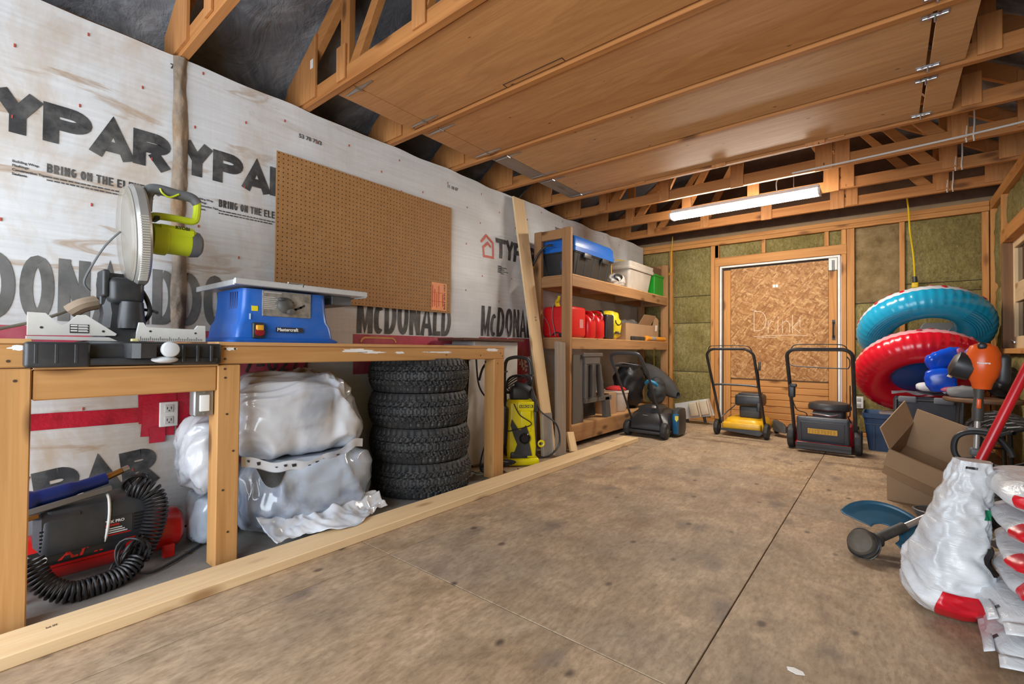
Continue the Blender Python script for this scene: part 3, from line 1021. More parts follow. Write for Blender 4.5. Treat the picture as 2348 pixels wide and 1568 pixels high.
# ---- roof trusses
TY = [.69, 1.30, 1.89, 2.47, 3.05, 3.64, 4.18, 4.79, 5.40]
ORD = ['nearest the camera, its heel on the seam of the white wrap', 'second from the camera, beside the first ceiling panel', 'third from the camera, between ceiling panels',
       'fourth from the camera, between ceiling panels', 'fifth from the camera, between ceiling panels', 'sixth from the camera, behind the last ceiling panel',
       'carrying the white cable, just before the strip light', 'just behind the strip light', 'last one before the back wall']
YZ = Matrix(((1, 0, 0, 0), (0, 0, 1, 0), (0, 1, 0, 0), (0, 0, 0, 1)))    # (u,v,h)->(x=u, y=h, z=v)
M_PLYG = ply('z', (.46, .20, .065), (.33, .125, .036), 'gusset_ply')
for i, y in enumerate(TY):
    t = thing('roof_truss', 'brown timber roof truss ' + ORD[i], 'roof truss', (0, y, ZW), group='roof trusses')
    MB().box(-.26, 3.66, 0, .038, 0, .089, .002).build('bottom_chord', wood('x', 'truss'), t, smooth=None)
    for s in (0, 1):
        fx = (lambda x: x) if s == 0 else (lambda x: 3.4 - x)
        zt = lambda x: roof_z(x) - ZW - .008
        q = [(fx(-.26), zt(-.26)), (fx(1.7), zt(1.7)), (fx(1.7), zt(1.7) - .107), (fx(-.26), zt(-.26) - .107)]
        MB().prism(q, .001, .037, M=YZ).build('top_chord', wood('x', 'truss'), t, smooth=None)
        # heel gusset, web, web foot plates
        q = [(fx(-.19), .02), (fx(.145), .02), (fx(.145), zt(.145) - .02), (fx(-.19), zt(-.19) - .01)]
        MB().prism(q, -.013, -.0005, M=YZ).build('gusset_plate', M_PLYG, t, smooth=None)
        MB().box(min(fx(.38), fx(.462)), max(fx(.38), fx(.462)), .0015, .0365, .088, zt(.38) - .10, .002).build('web', wood('z', 'truss'), t, smooth=None)
        MB().box(min(fx(.362), fx(.445)), max(fx(.362), fx(.445)), -.012, -.0005, .018, .20, .0015).build('gusset_plate', M_PLYG, t, smooth=None)
        q = [(fx(.47), .09), (fx(.56), .09), (fx(1.16), zt(1.12) - .12), (fx(1.09), zt(1.05) - .11)]
        MB().prism(q, .002, .036, M=YZ).build('web', wood('x', 'truss'), t, smooth=None)
        MB().box(min(fx(.985), fx(1.075)), max(fx(.985), fx(1.075)), -.012, -.0005, .005 if i > 4 else .03, .24, .0015).build('gusset_plate', M_PLYG, t, smooth=None)
        q = [(fx(.99), .09), (fx(1.07), .09), (fx(1.66), zt(1.6) - .12), (fx(1.60), zt(1.55) - .11)]
        MB().prism(q, .002, .036, M=YZ).build('web', wood('x', 'truss'), t, smooth=None)
    if i > 4:
        MB().box(1.60, 1.70, -.012, -.0005, -.012, .19, .0015).build('gusset_plate', M_PLYG, t, smooth=None)
        MB().box(2.20, 2.31, -.013, -.0008, -.01, .21, .0015).build('gusset_plate', M_PLYG, t, smooth=None)
    if i > 5:
        # white cable loop stapled to the chord
        cl = MB()
        for dx in (0, .035):
            cl.tube(catmull([(3.03 + dx, -.006, .22), (3.03 + dx, -.008, .10), (3.025 + dx, -.008, .03), (3.03 + dx, .01, -.006)], 5), .0045, 6)
        cl.build('cable_loop', plain('white_cable', (.62, .60, .57), .5), t)
    if i == 1:
        MB().box(.092, .122, -.0155, -.0135, .19, .24).build('rating_sticker', M_WHITE, t, smooth=None)

# ---- hinged plywood ceiling panels between the trusses
M_ZINC = plain('zinc', (.55, .56, .57), .35, 1.0)
M_CPLY = ply('x', (.47, .225, .082), (.355, .15, .048), 'ceiling_ply')
M_CPLY2 = ply('x', (.52, .29, .13), (.40, .20, .08), 'ceiling_ply_pale')
PL = ['nearest the camera', 'second from the camera', 'third from the camera', 'farthest, in front of the strip light']
def strap(mb, y, xa, tip):
    """tapered strap hinge lying under the panel"""
    d = 1 if tip > xa else -1
    pts = [(xa, y - .012), (tip, y - .004), (tip, y + .004), (xa, y + .012)]
    if d < 0:
        pts = pts[::-1]
    mb.prism(pts, -.004, -.001)
for i in range(4):
    ya, yb = TY[i + 1] + .052, TY[i + 2] - .016
    t = thing('ceiling_panel', 'hinged plywood ceiling panel ' + PL[i], 'ceiling panel', (0, 0, ZW + .013), group='plywood ceiling panels')
    m = M_CPLY if i < 2 else M_CPLY2
    MB().box(.425 if i < 2 else .50, 2.772, ya, yb, 0, .012, .001).build('panel_board', m, t, smooth=None)
    MB().box(.27 if i < 2 else .36, .419 if i < 2 else .494, ya, yb, .0005, .0125, .001).build('fixed_strip', m if i < 2 else wood('y', 'grey'), t, smooth=None)
    MB().box(2.786, 2.915, ya, yb, .0005, .0125, .001).build('fixed_strip', m, t, smooth=None)
    xe = .422 if i < 2 else .497
    for y in (ya + .035, yb - .035):
        h = MB(); strap(h, y, xe, xe - .12); strap(h, y, xe, xe + .12); h.cyl((xe, y - .02, -.004), (xe, y + .02, -.004), .006, n=8)
        h.build('strap_hinge', M_ZINC, t, smooth=None)
        h = MB()
        h.box(2.735, 2.825, y - .016, y - .004, -.003, -.0005); h.box(2.735, 2.825, y + .004, y + .016, -.003, -.0005)
        h.cyl((2.74, y, -.006), (2.82, y, -.006), .004, n=8); h.box(2.755, 2.765, y - .016, y + .016, -.008, -.001); h.box(2.79, 2.80, y - .016, y + .016, -.008, -.001)
        h.cyl((2.78, y, -.006), (2.78, y, -.03), .005, n=8)
        h.build('slide_bolt', M_ZINC, t, smooth=None)
    if i == 0:
        q = MB(); q.box(1.05, 1.42, yb - .034, yb - .030, -.0015, 0); q.box(1.05, 1.054, yb - .030, yb - .002, -.0015, 0); q.box(1.416, 1.42, yb - .030, yb - .002, -.0015, 0)
        q.build('cut_line', plain('saw_kerf', (.03, .015, .008), .9), t, smooth=None)

# ================================================================== LEFT SIDE: BENCH AND WHAT STANDS ON AND UNDER IT
M_BLKP = plain('black_plastic', (.022, .023, .026), .42, var=.25, dirt=((.16, .15, .14), .25))
M_GREYP = plain('grey_plastic', (.12, .125, .13), .45, dirt=((.25, .24, .22), .3))
M_STEEL = plain('brushed_steel', (.58, .58, .58), .32, .9)
M_ALU = plain('cast_aluminium', (.74, .74, .72), .35, .2, dirt=((.55, .52, .46), .25))
M_LIME = plain('lime_plastic', (.55, .66, .02), .38, var=.08)
M_BLUE = plain('blue_plastic', (.012, .115, .48), .32, var=.12, dirt=((.20, .24, .32), .25))
M_RUB = plain('tyre_rubber', (.020, .020, .021), .62, var=.3, scale=18, bump=.3, dirt=((.10, .09, .075), .35))
M_RED = plain('red_paint', (.55, .014, .012), .25, var=.1)
M_CORD = plain('black_cord', (.014, .014, .016), .42)
M_PAINT = plain('white_paint', (.78, .77, .74), .5)

# ---- workbench
wbn = thing('workbench', 'long pine workbench with white paint smears along its front rail', 'workbench', (0, 0, 0))
B = lambda *a, name='post', ax='z', kind='bench': MB().box(*a, .004).build(name, wood(ax, kind), wbn, smooth=None)
B(.486, .575, .685, .768, -.004, .797)
B(.486, .575, 2.335, 2.441, -.004, .800)
B(.486, .575, .050, .176, -.004, .797)
B(.537, .575, .685, 2.443, .800, .872, name='front_rail', ax='y')
B(.537, .575, -.40, .176, .800, .872, name='front_rail', ax='y')
B(.532, .570, .178, .684, .696, .792, name='saw_bay_rail', ax='y')
B(.02, .058, -.4, 2.443, .800, .872, name='back_rail', ax='y')
B(.06, .535, .690, .728, .800, .871, name='cross_rail', ax='x'); B(.06, .535, 1.55, 1.588, .800, .871, name='cross_rail', ax='x'); B(.06, .535, 2.40, 2.438, .800, .871, name='cross_rail', ax='x')
MB().box(.015, .577, .686, 2.446, .873, .888, .001).build('bench_top', ply('y', (.55, .30, .12), (.40, .2, .075), 'bench_ply'), wbn, smooth=None)
MB().box(.015, .577, -.40, .174, .873, .888, .001).build('bench_top', ply('y', (.55, .30, .12), (.40, .2, .075), 'bench_ply'), wbn, smooth=None)
MB().box(.02, .585, .178, .684, .793, .7995, .001).build('saw_bay_shelf', ply('y', (.55, .30, .12), (.40, .2, .075), 'bench_ply'), wbn, smooth=None)
def smear(y0, y1, z0, z1, seed):
    pts = []
    for k in range(26):
        a = 2 * PI * k / 26
        r = .75 + .45 * noise.noise(Vector((math.cos(a) * 2.2, math.sin(a) * 2.2, seed)))
        pts.append(((y0 + y1) / 2 + (y1 - y0) / 2 * r * math.cos(a), (z0 + z1) / 2 + (z1 - z0) / 2 * r * math.sin(a)))
    v = [(.5758, y, z) for y, z in pts]
    MB().add(v, [tuple(range(26))]).build('paint_smear', M_PAINT, wbn, smooth=None)
for k, a in enumerate(((.70, .76, .852, .868), (1.18, 1.42, .842, .866), (1.30, 1.48, .838, .852), (1.52, 1.60, .836, .852), (1.74, 1.98, .838, .853), (1.70, 1.78, .845, .850), (2.22, 2.40, .848, .872), (.120, .172, .850, .870))):
    smear(*a, k * 3.1)
sh = MB()
for (y, z) in ((.71, .82), (.71, .86), (.745, .86), (.71, .78), (.712, .745), (1.9, .83), (2.2, .825), (2.40, .84), (2.42, .82), (2.37, .77), (.72, .60), (.745, .45), (.71, .3), (.73, .13), (.125, .82), (.14, .76)):
    sh.cyl((.574, y, z), (.5765, y, z), .0045, n=8)
sh.build('screw_heads', plain('rusty_screw', (.06, .035, .02), .6), wbn, smooth=None)['kind'] = 'stuff'

# ---- light switch box on the post, socket on the wall
sb = thing('switch_box', 'metal switch box with white rocker on the bench post', 'light switch', (.515, .6495, .648))
MB().rbox((0, 0, 0), (.056, .068, .104), .008).build('metal_box', plain('galvanised', (.36, .37, .38), .4, .8), sb)
MB().rbox((.030, 0, 0), (.006, .064, .100), .003).build('cover_plate', plain('galvanised', (.36, .37, .38), .4, .8), sb)
MB().rbox((.035, 0, 0), (.010, .034, .064), .003).build('rocker', M_PAINT, sb)
for z in (-.042, .042):
    MB().cyl((.032, 0, z), (.035, 0, z), .004, n=8).build('screw', M_STEEL, sb)
so2 = thing('wall_socket', 'white double socket stuck through red tape under the bench', 'socket', (.018, .671, .552))
MB().rbox((0, 0, 0), (.012, .072, .114), .004).build('cover_plate', M_PAINT, so2)
for z in (-.027, .027):
    MB().rbox((.007, 0, z), (.004, .034, .036), .002).build('receptacle', plain('pale_socket', (.60, .59, .57), .4), so2)
    q = MB(); q.box(.009, .0095, -.009, -.006, z - .004, z + .008); q.box(.009, .0095, .006, .009, z - .004, z + .008); q.cyl((.009, 0, z - .010), (.0096, 0, z - .010), .003, n=8)
    q.build('socket_slots', M_BLKP, so2, smooth=None)

# ---- mitre saw
ms = thing('mitre_saw', 'raised mitre saw with lime green motor on a black base', 'mitre saw', (.38, .42, .7995))
b = MB()
b.rbox((.10, 0, .047), (.20, .50, .06), .012)
b.rbox((.115, -.19, .040), (.24, .15, .08), .010)
b.rbox((.110, .19, .040), (.22, .16, .08), .010)
b.rbox((.16, 0, .016), (.14, .51, .024), .008)
for k in (-1, 1):
    for j in range(3):
        b.box(.225, .236, k * .19 - .055 + j * .045, k * .19 - .045 + j * .045, .012, .074, .002)
b.build('base', M_BLKP, ms)
b = MB(); b.lathe([(.13, .06), (.135, .066), (.135, .083), (.125, .086)], 32, T(.02, .01, 0)); b.prism([(.10, -.03), (.29, -.022), (.30, 0), (.29, .045), (.10, .05)], .028, .078)
b.build('turntable', M_BLKP, ms)
b = MB(); b.lathe([(.012, -.02), (.024, -.016), (.028, -.004), (.028, .004), (.024, .014), (.012, .018)], 20, T(.285, .085, .058) @ Euler((0, PI / 2, 0)).to_matrix().to_4x4()); b.build('mitre_knob', plain('pale_knob', (.52, .53, .54), .5), ms)
b = MB(); b.ell((.265, .075, .022), (.03, .04, .012), 12, 8); b.build('clamp_lever', plain('pale_knob', (.52, .53, .54), .5), ms)
MB().box(.240, .243, .0, .012, .045, .055).build('angle_mark', plain('yellow_mark', (.75, .70, .05), .5), ms, smooth=None)
MB().rbox((.12, .02, .0895), (.02, .022, .012), .003).build('bevel_pointer', plain('cream_mark', (.70, .62, .30), .5), ms)
XZ = Matrix(((0, 0, 1, 0), (1, 0, 0, 0), (0, 1, 0, 0), (0, 0, 0, 1)))      # (u,v,h)->(x=h,y=u,z=v)
b = MB()
b.prism([(y - .42, z - .80) for y, z in ((.173, .902), (.173, .977), (.214, .976), (.243, .944), (.255, .938), (.267, .944), (.292, .974), (.313, .976), (.397, .912), (.393, .905))], .060, .078, M=XZ)
b.prism([(y - .42, z - .80) for y, z in ((.171, .888), (.171, .899), (.375, .899), (.400, .886))], .055, .082, M=XZ)
b.build('fence', M_ALU, ms)
b = MB()
b.prism([(y - .42, z - .80) for y, z in ((.450, .888), (.462, .957), (.474, .957), (.484, .940), (.640, .937), (.651, .953), (.676, .953), (.678, .888))], .060, .078, M=XZ)
b.build('fence', M_ALU, ms)
q = MB()
for k in range(34):
    q.box(.0785, .0789, .045 + k * .006, .0462 + k * .006, .091, .099 + (.006 if k % 5 == 0 else 0))
q.build('scale_marks', M_BLKP, ms, smooth=None)['kind'] = 'stuff'
q = MB(); q.box(.0785, .0795, -.147, -.098, .112, .142); q.build('warning_plate', M_BLKP, ms, smooth=None)
q = MB()
for k in range(3):
    q.box(.0796, .080, -.145, -.128, .117 + k * .009, .122 + k * .009)
    q.box(.0796, .080, -.126, -.100, .116 + k * .009, .1185 + k * .009); q.box(.0796, .080, -.126, -.102, .1195 + k * .009, .122 + k * .009)
q.build('warning_print', M_PAINT, ms, smooth=None)
q = MB()
for (y, z) in ((-.215, .128), (-.06, .120), (.075, .125), (.222, .122)):
    q.cyl((.078, y, z), (.0792, y, z), .004, n=10)
q.build('fence_bolts', M_BLKP, ms, smooth=None)
# arm and pivot column
b = MB()
b.loft([[(x0 + sx * wx, y0 + sy * wy, z) for sx, sy in ((1, .6), (.6, 1), (-.6, 1), (-1, .6), (-1, -.6), (-.6, -1), (.6, -1), (1, -.6))] for (x0, y0, wx, wy, z) in
        ((-.02, .0, .10, .075, .085), (-.02, .0, .085, .07, .115), (-.03, .0, .06, .055, .135), (-.045, .005, .055, .05, .19), (-.06, .005, .05, .055, .24), (-.07, .005, .045, .06, .30), (-.08, .0, .04, .05, .345))])
b.build('bevel_column', plain('dusty_cast_grey', (.030, .031, .034), .5, dirt=((.20, .145, .085), .55)), ms)
b = MB(); b.tube(catmull([(-.07, .05, .30), (-.085, .075, .40), (-.05, .085, .47)], 4), [.026] * 9, 10)
b.box(-.09, -.02, -.055, -.035, .22, .33, .004); b.box(-.09, -.02, .05, .07, .20, .33, .004)
b.build('saw_arm', plain('dusty_cast_grey', (.030, .031, .034), .5, dirt=((.20, .145, .085), .55)), ms)
b = MB(); b.grid(lambda u, w: (.02 + .028 * math.sin(PI * u), .03 - .036 * math.cos(PI * u) * (1 + .25 * w), .235 - .10 * w), 12, 6); b.build('dust_chute', M_BLKP, ms, smooth=180)
b = MB(); b.tube(catmull([(-.06, -.06, .23), (-.05, -.10, .215), (-.06, -.13, .19)], 4), .026, 10); b.build('bevel_lock', plain('beige_dust', (.30, .22, .15), .7), ms)
b = MB(); b.tube(catmull([(.0, -.004, .50), (-.01, -.045, .44), (-.02, -.080, .36), (-.03, -.098, .30), (-.04, -.08, .27)], 5), .0035, 6); b.build('guard_link', M_GREYP, ms)
b = MB(); b.tube(catmull([(-.06, .07, .30), (-.02, .085, .25), (.0, .09, .20), (-.02, .075, .165), (-.05, .05, .155)], 6), .008, 8)
b.tube(catmull([(-.05, .06, .215), (.0, .10, .207), (.02, .108, .20)], 4), .006, 8); b.build('hose_and_lever', M_BLKP, ms)
b = MB(); b.rbox((-.03, .015, .275), (.13, .105, .10), .022); b.rbox((-.03, -.045, .30), (.10, .022, .10), .008); b.rbox((-.03, .045, .33), (.10, .05, .08), .018); b.build('hinge_housing', M_BLKP, ms)
# blade guard: metal upper rim, clear lower guard over the blade
GM = T(.0, .040, .492, rx=94, ry=0, rz=-4)
b = MB()
b.lathe([(.168, .022), (.184, .018), (.192, .008), (.192, -.016), (.185, -.024), (.120, -.028), (.02, -.028)], 48, GM)
b.build('blade_guard', plain('guard_alloy', (.42, .41, .385), .35, .55, dirt=((.32, .28, .22), .3)), ms)
q = MB()
for k in range(30):
    a = math.radians(-66 + k * 2.7)
    q.cbox((0, 0, 0), (.006, .0028, .028), .001, M=GM @ T(.1925 * math.cos(a), .1925 * math.sin(a), -.002) @ Euler((0, 0, a)).to_matrix().to_4x4())
q.build('guard_ribs', plain('guard_rib', (.62, .60, .54), .4, .3), ms, smooth=None)
def clear_mat(name, col, alpha, rough=.2):
    t = NT(name)
    t.fin(col, rough)
    t.b.inputs['Alpha'].default_value = alpha
    return t.m
b = MB(); b.lathe([(.182, .022), (.172, .034), (.150, .039), (.03, .042), (.004, .042)], 48, GM); b.build('clear_guard', clear_mat('dusty_clear_plastic', (.40, .36, .30), .5), ms)
b = MB(); b.lathe([(.004, .022), (.150, .022), (.150, .024), (.004, .024)], 60, GM); b.build('saw_blade', plain('blade_steel', (.30, .29, .28), .3, .8), ms)
# motor and handle
b = MB(); b.lathe([(.040, .075), (.058, .08), (.060, .10), (.060, .125), (.052, .130), (.052, .205)], 24, T(.04, 0, .485, rx=-90, ry=0) ); b.cbox((.05, .155, .510), (.075, .13, .06), .012)
b.build('motor_housing', M_LIME, ms)
b = MB(); b.lathe([(.053, .203), (.054, .212), (.050, .236), (.038, .246), (.004, .247)], 24, T(.04, 0, .485, rx=-90)); b.build('motor_cap', M_GREYP, ms)
b = MB(); b.tube(catmull([(.05, .062, .585), (.055, .066, .655), (.06, .090, .672), (.065, .15, .668), (.07, .20, .666), (.07, .222, .648)], 5), [.018] * 5 + [.020] * 10 + [.019] * 11, 12); b.build('handle_grip', M_GREYP, ms)
b = MB(); b.tube(catmull([(.07, .222, .650), (.07, .220, .60), (.07, .208, .572), (.065, .15, .572), (.06, .085, .568), (.05, .06, .55)], 5), [.014] * 26, 10); b.build('handle_guard', M_LIME, ms)
b = MB(); b.tube(catmull([(.084, .095, .672), (.087, .102, .655), (.087, .125, .645), (.086, .155, .665)], 4), .0035, 6); b.build('trigger_trim', M_LIME, ms)
font_text('RYOBI', .017, lambda u, v: (.0885, .145 + u, .528 + v), .0006).build('lettering', M_BLKP, ms, smooth=None)
MB().box(.0405, .1, .0795, .0925, .548, .562).build('badge', M_BLKP, ms, smooth=None)
b = MB(); b.tube(catmull([(-.07, -.05, .25), (-.05, -.12, .205), (-.06, -.20, .16), (-.10, -.28, .13), (-.12, -.40, .095), (-.10, -.52, .094)], 6), .0055, 6); b.build('power_cord', plain('dusty_cord', (.10, .085, .06), .6), ms)

# ---- table saw
ts = thing('table_saw', 'blue bench table saw with pale metal top and crank wheel', 'table saw', (.32, 1.0, .888))
def rrect(cx, cy, hx, hy, r, z, n=5):
    o = []
    for (sx, sy, a0) in ((1, 1, 0), (-1, 1, 90), (-1, -1, 180), (1, -1, 270)):
        for k in range(n):
            a = math.radians(a0 + 90 * k / (n - 1))
            o.append((cx + sx * (hx - r) + r * math.cos(a), cy + sy * (hy - r) + r * math.sin(a), z))
    return o
b = MB()
b.loft([rrect(0, 0, hx, hy, r, z) for hx, hy, r, z in ((.185, .240, .02, 0), (.187, .242, .02, .010), (.180, .232, .02, .016), (.170, .222, .02, .022), (.166, .215, .025, .075), (.160, .203, .03, .10), (.156, .195, .03, .16), (.154, .192, .03, .235))])
b.build('body', M_BLUE, ts)
q = MB()
for k in range(4):
    q.cbox((.03 + k * .024, -.1955, .185), (.008, .006, .075), .002)
q.build('vent_slots', plain('deep_blue', (.004, .03, .16), .5), ts, smooth=None)
b = MB(); b.box(-.265, .195, -.235, .392, .246, .258, .002); b.box(.183, .197, -.238, .394, .244, .270, .003); b.box(-.265, .185, -.239, -.230, .240, .264, .002); b.box(-.265, .185, .388, .395, .240, .264, .002)
b.build('saw_table', plain('pale_alloy', (.60, .61, .62), .35, .35), ts, smooth=None)
b = MB(); b.box(.19, .20, -.02, .03, .268, .276, .001); b.box(.16, .197, .05, .054, .258, .277); b.build('fence_clip', M_STEEL, ts, smooth=None)
b = MB(); b.box(-.20, .10, .25, .36, .20, .246, .004); b.build('table_bracket', M_GREYP, ts, smooth=None)
b = MB(); b.box(.154, .1625, -.113, .108, .118, .233, .002); b.build('control_panel', plain('sawdust_panel', (.20, .175, .145), .7, var=.5, scale=40, dirt=((.42, .36, .29), .6)), ts, smooth=None)
q = MB()
for k in range(7):
    q.box(.1626, .163, -.108, -.06 + (k % 3) * .006, .15 + k * .0085, .1535 + k * .0085)
q.box(.1626, .163, -.108, -.03, .222, .227)
q.build('panel_print', plain('pale_print', (.45, .43, .40), .6), ts, smooth=None)
b = MB(); b.lathe([(.012, 0), (.034, .004), (.036, .012), (.030, .020), (.012, .026)], 24, T(.163, -.018, .170) @ Euler((0, PI / 2, 0)).to_matrix().to_4x4()); b.cyl((.18, -.005, .142), (.215, -.005, .142), .011, .012); b.ell((.178, -.038, .196), (.012, .016, .009), 12, 8)
b.build('crank_wheel', plain('dusty_black', (.05, .048, .045), .55, dirt=((.22, .2, .17), .5)), ts)
b = MB()
for pl in ([(.012, .152), (.035, .156), (.058, .166), (.078, .178)], [(-.01, .192), (.012, .186), (.024, .186)]):
    for (p, q2) in zip(pl, pl[1:]):
        b.cyl((.1615, p[0], p[1]), (.1633, p[0], p[1]), .0055, n=8)
    stroke_poly(b, pl, .009, lambda u, v: (.1633, u, v))
b.build('bevel_slot', M_BLKP, ts, smooth=None)
MB().box(.156, .1585, -.156, -.130, .138, .160).build('sticker', plain('yellow_sticker', (.75, .62, .02), .5), ts, smooth=None)
b = MB(); b.rbox((.170, -.135, .052), (.028, .048, .070), .006); b.build('switch_housing', M_BLKP, ts)
b = MB(); b.lathe([(.004, 0), (.018, .0), (.019, .004), (.018, .010), (.004, .012)], 20, T(.183, -.133, .046) @ Euler((0, PI / 2, 0)).to_matrix().to_4x4()); b.build('stop_switch', plain('dark_red', (.25, .01, .015), .4), ts)
b = MB(); b.rbox((.188, -.133, .064), (.014, .030, .024), .004); b.build('safety_key', plain('amber', (.75, .36, .03), .4), ts)
q = MB(); q.box(.1755, .1775, -.060, .062, .048, .070); q.build('name_plate', M_BLKP, ts, smooth=None)
font_text('Mastercraft', .0205, lambda u, v: (.1785, -.055 + u, .053 + v), .0007).build('lettering', M_PAINT, ts, smooth=None)
MB().box(.165, .1665, -.168, -.162, .10, .125).build('sticker', plain('pale_sticker', (.45, .62, .8), .5), ts, smooth=None)

# ---- pegboard and its orange notice
def peg_mat():
    t = NT('pegboard')
    tc = t.n('ShaderNodeTexCoord')
    sx = t.n('ShaderNodeSeparateXYZ'); t.l(tc.outputs['Object'], sx.inputs[0])
    def cell(o):
        a = t.math('MULTIPLY', o, 1 / .0254)
        a = t.math('FRACT', a)
        return t.math('SUBTRACT', a, .5)
    a, b2 = cell(sx.outputs['Y']), cell(sx.outputs['Z'])
    d = t.math('SQRT', t.math('ADD', t.math('MULTIPLY', a, a), t.math('MULTIPLY', b2, b2)))
    hole = t.ramp(d, [(.12, (1, 1, 1)), (.15, (0, 0, 0))])
    v = t.coords(rnd=False)
    c = t.ramp(t.noise(v, 30, 4, .6), [(.3, (.33, .165, .060)), (.7, (.40, .21, .082))])
    c = t.mix(t.ramp(t.noise(v, 2.2, 4), [(.5, (0, 0, 0)), (.8, (.3,) * 3)]), c, (.28, .13, .045))
    c = t.mix(hole, c, (.045, .02, .008))
    t.bump(t.math('SUBTRACT', 1.0, hole), .5, .003)
    return t.fin(c, .6, 0, .3)
pg = thing('pegboard', 'brown perforated hardboard panel on the white wrap above the bench', 'pegboard', (.012, 1.135, 1.135))
MB().box(.014, .020, 0, 1.308, 0, .810, .001).build('perforated_sheet', peg_mat(), pg, smooth=None)
q = wood('y', 'pale')
MB().box(0, .0138, .01, 1.298, .775, .80).build('batten', q, pg, smooth=None); MB().box(0, .0138, .01, 1.298, .005, .035).build('batten', q, pg, smooth=None)
nt = thing('paper_notice', 'small orange paper notice in the lower corner of the pegboard', 'notice', (.0335, 2.325, 1.15))
MB().grid(lambda u, w: (.001 * math.sin(u * 5), (u - .5) * .150, w * .205), 5, 5).build('sheet', plain('orange_paper', (.85, .32, .13), .6), nt, smooth=180)
q = MB()
for k in range(6):
    if k != 4:
        q.box(.0012, .0018, -.068 + k * .020, -.061 + k * .020, .02 + (k % 2) * .01, .185 - (k % 3) * .03)
for z in (.065, .13):
    q.box(.0012, .0018, -.072, .04, z, z + .003)
q.build('red_print', plain('red_ink', (.6, .08, .04), .6), nt, smooth=None)
q = MB()
for k in range(22):
    if k not in (7, 15):
        q.box(.0012, .0019, .045 + (k % 3) * .004, .060 - (k % 2) * .004, .012 + k * .0085, .018 + k * .0085)
q.build('black_print', M_BLKP, nt, smooth=None)

# ---- compressor under the bench with nailer and coiled hose
co = thing('air_compressor', 'red air compressor with black motor cover under the bench', 'air compressor', (.24, .30, 0))
prof = [(.004, -.40), (.05, -.395), (.078, -.375), (.085, -.345), (.085, .315), (.080, .345), (.060, .362), (.02, .368), (.004, .368)]
MB().lathe(prof, 32, T(0, 0, .100, rx=-90)).build('tank', M_RED, co)
b = MB(); b.loft([rrect(-.02, .085, hx, hy, .03, z) for hx, hy, z in ((.105, .165, .125), (.108, .168, .14), (.104, .165, .24), (.085, .155, .275), (.05, .14, .285))]); b.cbox((-.02, -.02, .20), (.20, .14, .15), .02)
b.build('motor_cover', plain('motor_cover_black', (.030, .032, .037), .4, dirt=((.12, .12, .12), .3)), co)
q = MB()
for k in range(6):
    q.box(.085, .0895, .185, .235, .150 + k * .012, .155 + k * .012); q.box(.079, .0815, -.075, -.03, .145 + k * .013, .151 + k * .013)
q.build('vent_slots', plain('deep_black', (.004, .004, .005), .5), co, smooth=None)['kind'] = 'stuff'
MB().box(.079, .0815, .0, .03, .165, .20).build('cover_recess', plain('deep_black', (.004, .004, .005), .5), co, smooth=None)
MB().box(.0865, .0885, .095, .18, .145, .215).build('label_plate', M_BLKP, co, smooth=None)
font_text('TEK PRO', .014, lambda u, v: (.0892, .10 + u, .195 + v), .0006).build('lettering', M_PAINT, co, smooth=None)
q = MB(); q.box(.0888, .0892, .10, .14, .183, .190); q.box(.0888, .0892, .10, .175, .148, .152); q.build('label_print', M_RED, co, smooth=None)
q = MB()
for k in range(3):
    q.box(.0888, .0892, .10, .165 - k * .008, .156 + k * .008, .160 + k * .008)
q.build('label_print', M_PAINT, co, smooth=None)
b = MB(); b.tube(catmull([(.082, .10, .13), (.09, .105, .17), (.09, .11, .23), (.07, .112, .28), (.03, .114, .292)], 5), .005, 6); b.build('cable_tie', M_PAINT, co)
q = MB(); q.grid(lambda u, w: (.0862 * math.cos(math.radians(-14 + w * 44)), -.14 + u * .30, .100 + .0862 * math.sin(math.radians(-14 + w * 44))), 12, 10); q.build('decal', plain('decal_black', (.02, .02, .022), .3), co, smooth=180)
def oncyl(u, v):
    a = v / .087 - .08
    return (.0872 * math.cos(a), -.125 + u, .100 + .0872 * math.sin(a))
font_text('Air II', .062, lambda u, v: oncyl(.10 + u, v + .010), .002, .95, .25).build('lettering', M_RED, co, smooth=180)
font_text('Pro', .050, lambda u, v: oncyl(u * .95 - .0, v + .010), .002, 1.0, .1).build('lettering', M_PAINT, co, smooth=180)
q = MB(); q.grid(lambda u, w: oncyl(-.01 + u * .27, -.012 + w * .010), 8, 3); q.build('decal_stripe', M_RED, co, smooth=180)
for y in (.0, .215):
    b = MB(); b.cbox((.06, y, .175), (.02, .035, .022), .004); b.build('bracket', M_RED, co, smooth=None)
for y in (-.28, .30):
    for sx in (-1, 1):
        b = MB(); b.box(sx * .085 - .012, sx * .085 + .012, y - .02, y + .02, .004, .055, .003); b.build('foot', M_RED if y > 0 else M_BLKP, co, smooth=None)
b = MB(); b.tube(catmull([(.085, -.10, .07), (.11, -.13, .06), (.125, -.14, .03), (.13, -.145, .012)], 4), .014, 8); b.build('drain_leg', M_RED, co)
ng = thing('brad_nailer', 'blue brad nailer with grey magazine lying on the compressor', 'nail gun', (.25, .35, .318), (0, -7, 8))
b = MB(); b.tube(catmull([(.0, -.20, -.02), (.0, -.15, .0), (.0, -.08, .008), (.0, .0, .018), (.0, .065, .030)], 4), [.040] * 5 + [.030] * 6 + [.024] * 6, 12); b.build('body', plain('navy_plastic', (.012, .03, .17), .35), ng)
b = MB(); b.cbox((.035, -.06, -.015), (.014, .26, .022), .003, M=T(rx=7)); b.build('magazine', plain('grey_magazine', (.25, .25, .25), .4, .5), ng, smooth=None)
b = MB(); b.cbox((.043, -.165, -.035), (.006, .05, .016), .002, M=T(rx=7)); b.build('nose', plain('brass', (.42, .22, .07), .35, .9), ng, smooth=None)
